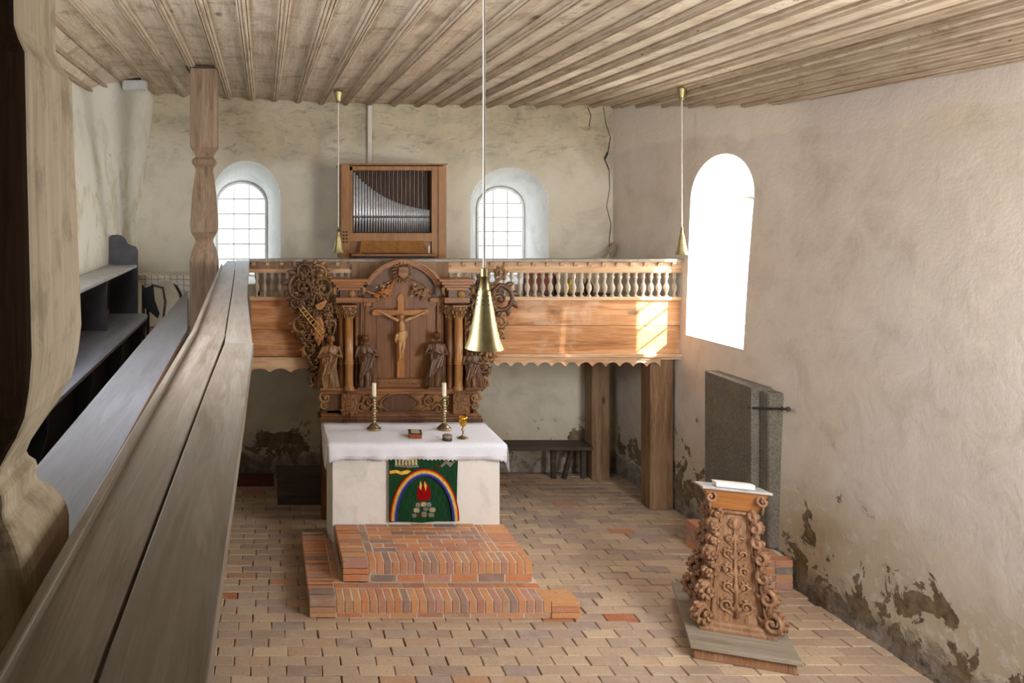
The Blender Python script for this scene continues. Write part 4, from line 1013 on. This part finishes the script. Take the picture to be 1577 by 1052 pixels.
# shield with wreath
x, z = A2(705, 140, YA); k = YA / F / K
MB().prism([A2(*q) for q in [(680, 112), (705, 106), (732, 112), (734, 150), (720, 168), (706, 176), (692, 168), (678, 150)]], 'y', .0, .09).build('shield', M['oakx'], ar, bev=.006)
m = MB()
for i in range(18):
    a = 2 * pi * i / 18; m.leaf((x + .085 * cos(a), .03, z + .01 + .1 * sin(a)), a + .5, .05, .014, .8)
    m.blob((x + .085 * cos(a), .02, z + .01 + .105 * sin(a)), .014, .014, .014, n=6, m=4)
for i in range(7): m.leaf((x, .01, z + .1), pi / 2 + (i - 3) * .35, .06, .014, .8)
m.build('shield_wreath', M['carve'], ar, smooth=True)
def spray(name, pts, mat, r, seed, n=26):
    m = MB(); rr = random.Random(seed)
    for i in range(n):
        t_ = i / (n - 1); px_ = pts[0][0] + (pts[1][0] - pts[0][0]) * t_ + rr.uniform(-22, 22); py_ = pts[0][1] + (pts[1][1] - pts[0][1]) * t_ + rr.uniform(-20, 20)
        x, z = A2(px_, py_, YA + .05); m.blob((x, .07, z), .02, .02, .018, n=7, m=4); m.leaf((x, .06, z), rr.uniform(0, 6.3), .06, .014, .8)
    m.build(name, M[mat], ar, smooth=True)
spray('flower_spray', ((585, 265), (645, 215)), 'lime', 1, 1, 30); spray('flower_spray', ((770, 225), (830, 255)), 'carve', 1, 2, 26)
for q in ([(488, 222), (505, 240), (530, 252), (562, 258)], [(636, 225), (650, 205), (662, 190), (667, 170)]):
    MB().tube([(A2(*p_)[0], .06, A2(*p_)[1]) for p_ in q], [.006, .012, .015, .013], 7).build('carved_stem', M['lime'], ar, smooth=True)
m = MB()
for p_ in ((562, 218), (588, 212), (600, 214), (625, 195)): x, z = A2(*p_, YA + .05); m.blob((x, .05, z), .013, .012, .014, n=7, m=5)
m.build('white_flower_heads', M['stonea'], ar, smooth=True)
m = MB()
for p_ in ((768, 205), (752, 266)): x, z = A2(*p_, YA + .05); m.blob((x, .05, z), .013, .012, .014, n=7, m=5)
m.build('white_flower_heads', M['stonea'], ar, smooth=True)

# crucifix
cr = [(672, 710), (672, 372), (575, 372), (560, 374), (540, 370), (536, 356), (545, 342), (560, 340), (675, 344), (676, 300), (672, 280), (680, 262), (692, 255), (705, 262), (712, 280), (708, 300), (710, 344), (815, 340), (835, 338), (848, 350), (845, 366), (830, 372), (815, 370), (712, 372), (712, 710)]
MB().prism([A2(*q, YA + .08) for q in cr], 'y', .09, .16).build('cross', M['lime'], ar, bev=.004)
m = MB(); C3 = lambda zx, zy, y=.05: Vector((A2(zx, zy, YA + .05)[0], y - .012, A2(zx, zy, YA + .05)[1]))
m.tube([C3(696, 400), C3(697, 425), C3(700, 450), C3(700, 475), C3(698, 492)], [.026, .038, .036, .029, .033], 10, .75)
m.blob(C3(696, 378, .035), .021, .024, .03, n=10, m=8); m.blob(C3(696, 371, .045), .026, .026, .024, n=10, m=7)
m.tube([C3(697, 388), C3(697, 402)], [.012, .016], 8)
for s_, hand in ((-1, (583, 352)), (1, (826, 352))):
    m.tube([C3(697 + s_ * 18, 400), C3(697 + s_ * 42, 388), C3((697 + hand[0]) / 2 + s_ * 8, 378), C3(*hand, .055)], [.02, .018, .015, .010], 8)
    h_ = C3(*hand, .055); m.blob(h_ + Vector((s_ * .012, 0, .004)), .016, .006, .011, n=8, m=5)
    for j in range(4): m.tube([h_ + Vector((s_ * .018, 0, .010 - j * .006)), h_ + Vector((s_ * (.036 - .003 * abs(j - 1)), -.005, .014 - j * .008))], [.0034, .0026], 5)
    m.tube([h_ + Vector((s_ * .006, 0, .01)), h_ + Vector((s_ * .018, -.006, .024))], [.0036, .0028], 5)
    m.tube([C3(697 + s_ * 9, 495), C3(695 + s_ * 10, 540, .03), C3(692 + s_ * 6, 585, .05), C3(688 + s_ * 4, 605, .045)], [.024, .019, .013, .009], 8)
    m.blob(C3(688 + s_ * 4, 612, .04), .008, .014, .016, n=7, m=5)
m.blob(C3(696, 381, .014), .004, .006, .006, n=6, m=4)
fig = m.build('crucified_figure', M['corpus'], ar, vox=.0042); 
m = MB()
for i in range(9):
    y_ = 458 + i * 7; w_ = 26 + 5 * sin(i * .6) - max(0, i - 5) * 3; m.tube([C3(697 - w_, y_ + 8, .045), C3(697 - w_ * .5, y_ + 3, .02), C3(697, y_, .012), C3(697 + w_ * .5, y_ - 3, .02), C3(697 + w_, y_ - 6, .045)], [.006, .01, .011, .01, .006], 6)
m.tube([C3(668, 470, .03), C3(662, 500, .03), C3(668, 520, .04)], [.012, .016, .006], 6)
m.build('loincloth', M['corpus'], fig, vox=.005)
m = MB(); hc = C3(696, 372, .04)
for i in range(14):
    a = 2 * pi * i / 14; m.blob(hc + Vector((.024 * cos(a), .022 * sin(a), .012)), .006, .006, .006, n=5, m=4)
m.build('crown', M['carve'], fig)

# robed statuettes
def statue(zx, ztop, zbot, y, seed, label, mat, turn=0, wide=1.0):
    cx_, zb_ = A2(zx, zbot, YA + y); _, zt_ = A2(zx, ztop, YA + y); h = zt_ - zb_; m = MB(); rr = random.Random(seed); w_ = h * .168 * wide
    levels = [(0, 1.0, .8), (.06, 1.05, .85), (.2, .95, .8), (.38, .85, .72), (.52, .86, .7), (.62, .84, .66), (.68, .9, .62), (.75, .86, .52), (.79, .62, .42), (.815, .26, .26)]
    n = 36; rings = []; ph = rr.uniform(0, 6)
    for t_, ax, ay in levels:
        ring = []
        for i in range(n):
            a = 2 * pi * i / n; fold = (1 + .2 * sin(7 * a + ph + t_ * 4) * (1 - t_ * .8) + .08 * sin(13 * a + t_ * 9 + ph)) if t_ < .8 else 1
            ring.append(m.bm.verts.new((w_ * ax * fold * cos(a) + .02 * sin(t_ * 4 + ph), w_ * ay * fold * sin(a), t_ * h)))
        rings.append(ring)
    for A_, B_ in zip(rings, rings[1:]):
        for i in range(n): m.bm.faces.new([A_[i], A_[(i + 1) % n], B_[(i + 1) % n], B_[i]])
    m.bm.faces.new(rings[0][::-1]); m.bm.faces.new(rings[-1])
    hx = .02 * sin(3.4 + ph); hd = Vector((hx, -.012, h * .922))
    m.tube([(hx, 0, h * .79), (hx, -.005, h * .89)], [w_ * .24, w_ * .2], 8); m.blob(hd, w_ * .36, w_ * .42, h * .068, n=12, m=9)
    m.blob(hd + Vector((0, -w_ * .46, -.002)), w_ * .09, w_ * .14, h * .018, n=6, m=5)           # nose
    for s_ in (-1, 1): m.blob(hd + Vector((s_ * w_ * .33, w_ * .16, -h * .02)), w_ * .12, w_ * .24, h * .05, n=7, m=5)   # hair at the sides
    m.blob(hd + Vector((0, w_ * .1, h * .03)), w_ * .4, w_ * .42, h * .045, n=10, m=6)
    for s_ in (-1, 1):
        el = Vector((s_ * w_ * 1.18, -w_ * .3, h * .585)); hn = Vector((s_ * w_ * (.15 + turn * .5 * s_), -w_ * .95, h * (.66 + .05 * s_ * turn)))
        m.tube([(s_ * w_ * .72 + hx, 0, h * .765), el, hn], [w_ * .3, w_ * .28, w_ * .13], 8)
        m.blob(hn, w_ * .14, w_ * .12, h * .024, n=7, m=5)
        for j in range(4): m.tube([hn, hn + Vector((-s_ * w_ * .22, -w_ * .04, h * (.012 + .009 * j)))], [w_ * .05, w_ * .035], 5)
    for k in range(7):                                                              # mantle folds
        a = rr.uniform(-.6, .6); m.tube([(w_ * (.8 - .22 * k), -w_ * .62, h * (.62 - .02 * k)), (w_ * (.2 - .18 * k + a * .2), -w_ * .95, h * (.4 - .03 * k)), (w_ * (-.5 - .05 * k), -w_ * .75, h * (.24 - .03 * k))], [w_ * .08, w_ * .17, w_ * .06], 6)
    m.box(-w_ * 1.1, w_ * 1.1, -w_ * .9, w_ * .9, -.015, .012)
    o = m.build('statuette', M[mat], ar, vox=.0042); o.location = (cx_, y, zb_ + .012); o['label'] = label
statue(506, 478, 762, .02, 1, 'dark robed statuette with clasped hands left of the crucifix', 'carved', .3)
statue(882, 462, 762, .02, 2, 'dark robed statuette standing right of the crucifix', 'carved', -.3, .95)
statue(308, 480, 765, -.02, 5, 'robed statuette outside the left column', 'carve', .2, 1.05)
statue(1080, 545, 765, -.02, 8, 'robed statuette outside the right column', 'carved', -.2, 1.2)

# foliage wings: (crop x, crop y, radius, start angle, turns, direction, stem, leaves, tail start)
P2 = pi / 2
Lw = [(160, 225, 84, P2, 1.5, 1, 11, 9, (255, 330)), (275, 225, 62, pi, 1.5, -1, 10, 8, (200, 320)), (250, 150, 62, pi, 1.2, -1, 10, 7, (230, 260)), (165, 130, 44, 0, 1.4, 1, 9, 7, (210, 190)),
      (155, 425, 52, P2, 1.5, 1, 10, 8, (240, 340)), (260, 390, 50, P2, 1.3, -1, 10, 8, (180, 330)), (205, 470, 46, pi, 1.4, 1, 9, 7, (270, 420)), (200, 560, 42, P2, 1.4, 1, 9, 7, (270, 500)),
      (235, 630, 44, pi, 1.4, -1, 9, 7, (290, 560)), (235, 720, 36, P2, 1.3, 1, 8, 6, (290, 670)), (310, 420, 30, 0, 1.2, 1, 8, 5, (320, 480)), (300, 330, 34, pi, 1.3, 1, 9, 6, (330, 420)), (120, 300, 34, 0, 1.2, -1, 8, 5, (180, 340))]
Rw = [(1225, 285, 80, P2, 1.5, -1, 11, 9, (1120, 380)), (1170, 250, 44, 0, 1.4, 1, 9, 7, (1110, 330)), (1225, 140, 34, -P2, 1.4, 1, 8, 6, (1150, 220)), (1120, 190, 48, pi, 1.3, 1, 9, 7, (1090, 280)),
      (1225, 410, 36, P2, 1.4, -1, 9, 6, (1150, 340)), (1215, 465, 34, 0, 1.3, -1, 8, 6, (1150, 420)), (1110, 330, 44, P2, 1.3, 1, 9, 7, (1070, 420)), (1100, 450, 44, P2, 1.3, 1, 9, 6, (1065, 520)),
      (1165, 590, 34, P2, 1.4, -1, 9, 6, (1080, 560)), (1140, 650, 34, 0, 1.4, -1, 9, 6, (1080, 620)), (1135, 735, 30, P2, 1.4, -1, 8, 5, (1080, 690))]
for i, lst in enumerate((Lw, Rw)):
    for j, e_ in enumerate(lst): scr('foliage_scroll', [e_], 'carve' if (j % 3) else 'carved', .06 + .03 * (j % 3))
def backing(name, pts, n, seed, mat, y0=.07, y1=.15, sc=1):
    m = MB(); rr = random.Random(seed)
    for i in range(n):
        t_ = rr.uniform(0, len(pts) - 1.001); k_ = int(t_); f_ = t_ - k_; a, b = pts[k_], pts[k_ + 1]
        cx_, cy_, w_ = [a[q] + (b[q] - a[q]) * f_ for q in range(3)]
        x, z = A2(cx_ + rr.uniform(-w_, w_), cy_ + rr.uniform(-14, 14), YA + .1); yy = rr.uniform(y0, y1)
        m.leaf((x, yy, z), rr.uniform(0, 2 * pi), rr.uniform(.05, .1) * sc, rr.uniform(.012, .024) * sc, .9)
        if i % 3 == 0: m.blob((x, yy - .01, z), .016, .016, .016, n=6, m=4)
    m.build(name, M[mat], ar, smooth=True)
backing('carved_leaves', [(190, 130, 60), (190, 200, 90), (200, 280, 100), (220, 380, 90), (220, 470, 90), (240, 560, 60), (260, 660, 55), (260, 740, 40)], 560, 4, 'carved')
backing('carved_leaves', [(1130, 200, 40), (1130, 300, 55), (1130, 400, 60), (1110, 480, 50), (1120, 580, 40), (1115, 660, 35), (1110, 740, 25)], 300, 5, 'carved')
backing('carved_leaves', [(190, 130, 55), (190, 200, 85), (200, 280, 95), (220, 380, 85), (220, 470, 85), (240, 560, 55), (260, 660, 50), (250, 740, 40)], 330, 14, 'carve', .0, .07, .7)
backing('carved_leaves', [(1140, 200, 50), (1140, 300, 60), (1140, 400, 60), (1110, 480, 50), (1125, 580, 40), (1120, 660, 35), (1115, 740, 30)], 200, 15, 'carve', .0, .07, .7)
# small carved ladder and cross arms in the left wing
ld = MB(); a0, a1 = A2(140, 330), A2(262, 482); b0_, b1_ = A2(158, 318), A2(284, 462)
ld.bar((a0[0], -.02, a0[1]), (a1[0], -.02, a1[1]), .006, .006); ld.bar((b0_[0], -.02, b0_[1]), (b1_[0], -.02, b1_[1]), .006, .006)
for i in range(9):
    t_ = (i + .6) / 9; ld.bar((a0[0] + (a1[0] - a0[0]) * t_, -.022, a0[1] + (a1[1] - a0[1]) * t_), (b0_[0] + (b1_[0] - b0_[0]) * t_, -.022, b0_[1] + (b1_[1] - b0_[1]) * t_), .005, .005)
ld.build('carved_ladder', M['rope'], ar)
m = MB(); q = [A2(228, 318), A2(262, 300), A2(290, 286), A2(292, 300), A2(280, 325), A2(262, 342), A2(240, 340)]; m.prism(q, 'y', -.0, .04); m.build('carved_wing', M['column'], ar, bev=.005)
m = MB(); q = [A2(232, 380), A2(262, 380), A2(280, 430), A2(276, 500), A2(248, 540), A2(226, 500), A2(222, 430)]; m.prism(q, 'y', .0, .05); m.build('carved_drapery', M['lime'], ar, bev=.012)
# angel head above the ladder
m = MB(); x, z = A2(240, 392, YA - .02); m.blob((x, -.0, z), .028, .028, .034, n=10, m=7); m.blob((x, -.01, z + .012), .032, .028, .028, n=10, m=6); m.tube([(x, 0, z - .02), (x + .02, 0, z - .09)], [.02, .045], 8); m.build('carved_angel', M['carve'], ar, vox=.005)

# ================================================================== RIGHT WALL: door slab, step, lectern
ds = thing('stone_slab', 'large dark grey stone slab set upright against the right wall behind the lectern', 'slab', (5.25, 9.1, .32))
def wf(y, z): return rwx(y, z)
def slabbox(name, y0, y1, z0, z1, xo, mat, bev=.012):
    V = []
    for z in (z0, z1):
        V += [(xo - 5.25, y0 - 9.1, z - .32), (5.62 - 5.25, y0 - 9.1, z - .32), (5.62 - 5.25, y1 - 9.1, z - .32), (xo - 5.25, y1 - 9.1, z - .32)]
    return MB().hexa(V).build(name, M[mat], ds, bev=bev)
slabbox('slab', 8.64, 9.56, .32, 1.95, 5.2, 'slab'); slabbox('side_stone', 8.45, 8.63, .3, 1.93, 5.27, 'slab', .03)
slabbox('side_rim', 8.62, 8.66, .32, 1.94, 5.185, 'slab', .004)
ib = thing('iron_bar', 'rusty iron bar jutting from the top of the dark stone slab', 'bar', (5.16, 8.66, 1.7))
MB().tube([(.03, 0, .03), (.1, -.2, .07), (.17, -.4, .115)], .014, 6).build('bar', M['iron'], ib); MB().blob((.175, -.415, .118), .026, .02, .026, n=8, m=5).build('knob', M['iron'], ib); MB().blob((.155, -.35, .105), .018, .012, .024, n=8, m=5).build('collar', M['iron'], ib)
rs = thing('brick_step', 'low brick step at the foot of the dark stone slab behind the lectern', 'step', (4.85, 8.2, 0))
MB().box(.01, .5, .01, 1.1, 0, .29).build('mortar_bed', M['mortar'], rs)
for k in range(4):
    z0 = .005 + k * .075
    for i in range(4): MB().box(0, .14, .004 + i * .277, .273 + i * .277, z0, z0 + .068).build('brick', M['stepbrick'], rs, bev=.005)
    for i in range(2): MB().box(.15 + i * .18, .325 + i * .18, 0, .12, z0, z0 + .068).build('brick', M['stepbrick'], rs, bev=.005)
for i in range(7): MB().box(.15, .45, .135 + i * .137, .268 + i * .137, .23, .3).build('brick', M['stepbrick'], rs, bev=.005)

lt = thing('lectern', 'carved wooden lectern on a low plank platform by the right wall', 'lectern', (4.24, 7.35, 0), -.35)
MB().box(-.38, .38, -.56, .6, 0, .1).build('platform_base', M['lect'], lt, bev=.006)
for i in range(6): MB().box(-.41, .41, -.6 + i * .208, -.6 + i * .208 + .204, .1, .135).build('platform_board', M['greywood'], lt, bev=.004)
MB().sq([(.3, .135), (.3, .16), (.285, .17), (.285, .2), (.265, .215)]).build('plinth_moulding', M['lect'], lt, bev=.004)
z0, z1, r0, r1 = .215, 1.14, .235, .13
MB().sq([(r0, z0), (r1, z1)]).build('body', M['lect'], lt)
MB().sq([(r1 + .01, 1.13), (r1 + .03, 1.145), (r1 + .03, 1.165), (r1 + .0, 1.18)]).build('neck_moulding', M['lect'], lt, bev=.004)
def fr(z): return r0 + (r1 - r0) * (z - z0) / (z1 - z0)
def face(m, rot, mat, name):
    o = m.build(name, M[mat], lt, smooth=True); o.rotation_euler = (math.atan((r0 - r1) / (z1 - z0)) * 0, 0, rot); return o
for rot in (0, -pi / 2, pi / 2):
    m = MB()
    for s_ in (-1, 1):
        for (zz, xx, r, a0, sg) in ((.36, .075, .07, -P2, 1), (.52, .06, .055, -P2, 1), (.66, .07, .055, -P2, -1), (.8, .055, .05, -P2, 1), (.92, .05, .042, -P2, -1)):
            m.scroll(s_ * xx, zz, r * .8, a0 if 1 else 0, 1.3, s_ * sg, .014, -fr(zz) - .004, 1.0, 6, (0, zz - .09), 1.5)
    m.tube([(0, -fr(.26) - .01, .26), (0, -fr(.6) - .012, .6), (0, -fr(1.0) - .012, 1.0)], [.02, .014, .008], 8)
    for zz in (.3, .46, .6, .74, .88, 1.0):
        m.leaf((0, -fr(zz) - .008, zz), P2, .1, .028, .7); m.leaf((0, -fr(zz) - .006, zz), P2 + .7, .08, .02, .7); m.leaf((0, -fr(zz) - .006, zz), P2 - .7, .08, .02, .7)
    m.blob((0, -fr(1.06) - .0, 1.06), .05, .022, .05, n=10, m=6)
    m.tube([(-fr(.24) * .86, -fr(.24) - .006, .24), (-fr(1.14) * .78, -fr(1.14) - .006, 1.14)], .009, 5); m.tube([(fr(.24) * .86, -fr(.24) - .006, .24), (fr(1.14) * .78, -fr(1.14) - .006, 1.14)], .009, 5)
    face(m, rot, 'lect', 'relief_panel')
for cx_, cy_ in ((-1, -1), (1, -1), (-1, 1), (1, 1)):      # scrolled corner brackets
    for (zz, r, sg, out) in ((.27, .1, 1, .085), (.47, .082, 1, .07), (.64, .07, -1, .06), (.79, .062, 1, .055), (.92, .056, -1, .05), (1.04, .05, 1, .05), (1.14, .045, -1, .045)):
        m = MB(); m.scroll(0, 0, r * .85, P2, 1.2, -sg, .026, 0, 1.6, 8, (-r * .9, -r * .8 * sg), 1.5);
        [m.leaf((-r * .3, -.01 - .012 * q, -r * .4 + r * .5 * q), P2 + .9 - q * .6, r * 1.2, .022, .8) for q in range(3)] 
        m.scroll(0, 0, r * .8, P2, 1.2, -sg, .02, .04, 1.2, 6, None, 1.4)
        o = m.build('corner_scroll', M['lect'], lt, smooth=True)
        d = fr(zz) + out * .35; o.location = (cx_ * d * 1.04, cy_ * d * 1.04, zz)
        o.rotation_euler = (0, 0, {(-1, -1): pi + .45, (1, -1): -.45, (-1, 1): pi - .8, (1, 1): .8}[(cx_, cy_)])
# desk top, sloping away from the room towards the reader
MB().hexa([(-.18, -.17, 1.18), (.18, -.17, 1.18), (.18, .17, 1.18), (-.18, .17, 1.18), (-.25, -.24, 1.37), (.25, -.24, 1.37), (.25, .2, 1.29), (-.25, .2, 1.29)]).build('desk_box', M['lecto'], lt, bev=.006)
MB().hexa([(-.27, -.27, 1.375), (.27, -.27, 1.375), (.27, .23, 1.265), (-.27, .23, 1.265), (-.27, -.27, 1.395), (.27, -.27, 1.395), (.27, .23, 1.285), (-.27, .23, 1.285)]).build('desk_top', M['pewl'], lt, bev=.004)
for s_ in (-1, 1):
    m = MB(); m.scroll(0, 0, .05, P2, 1.3, s_, .015, 0, 1.2, 4, (0, -.12)); o = m.build('corner_carving', M['lect'], lt, smooth=True); o.location = (s_ * .2, -.22, 1.3)
R = Matrix.Rotation(-.35, 3, 'Z'); c = Vector((4.24, 7.35, 0)) + R @ Vector((0, -.1, 1.362))
pb = thing('open_book', 'thick white book lying on top of the lectern desk', 'book', c, -.35)
pb.rotation_euler = (-math.atan(.11 / .5), 0, -.35)
MB().box(-.15, .15, -.1, .13, .0, .036).build('page_block', M['paper'], pb, bev=.003); MB().box(-.155, .155, -.105, .135, .036, .041).build('cover', M['white'], pb, bev=.002)
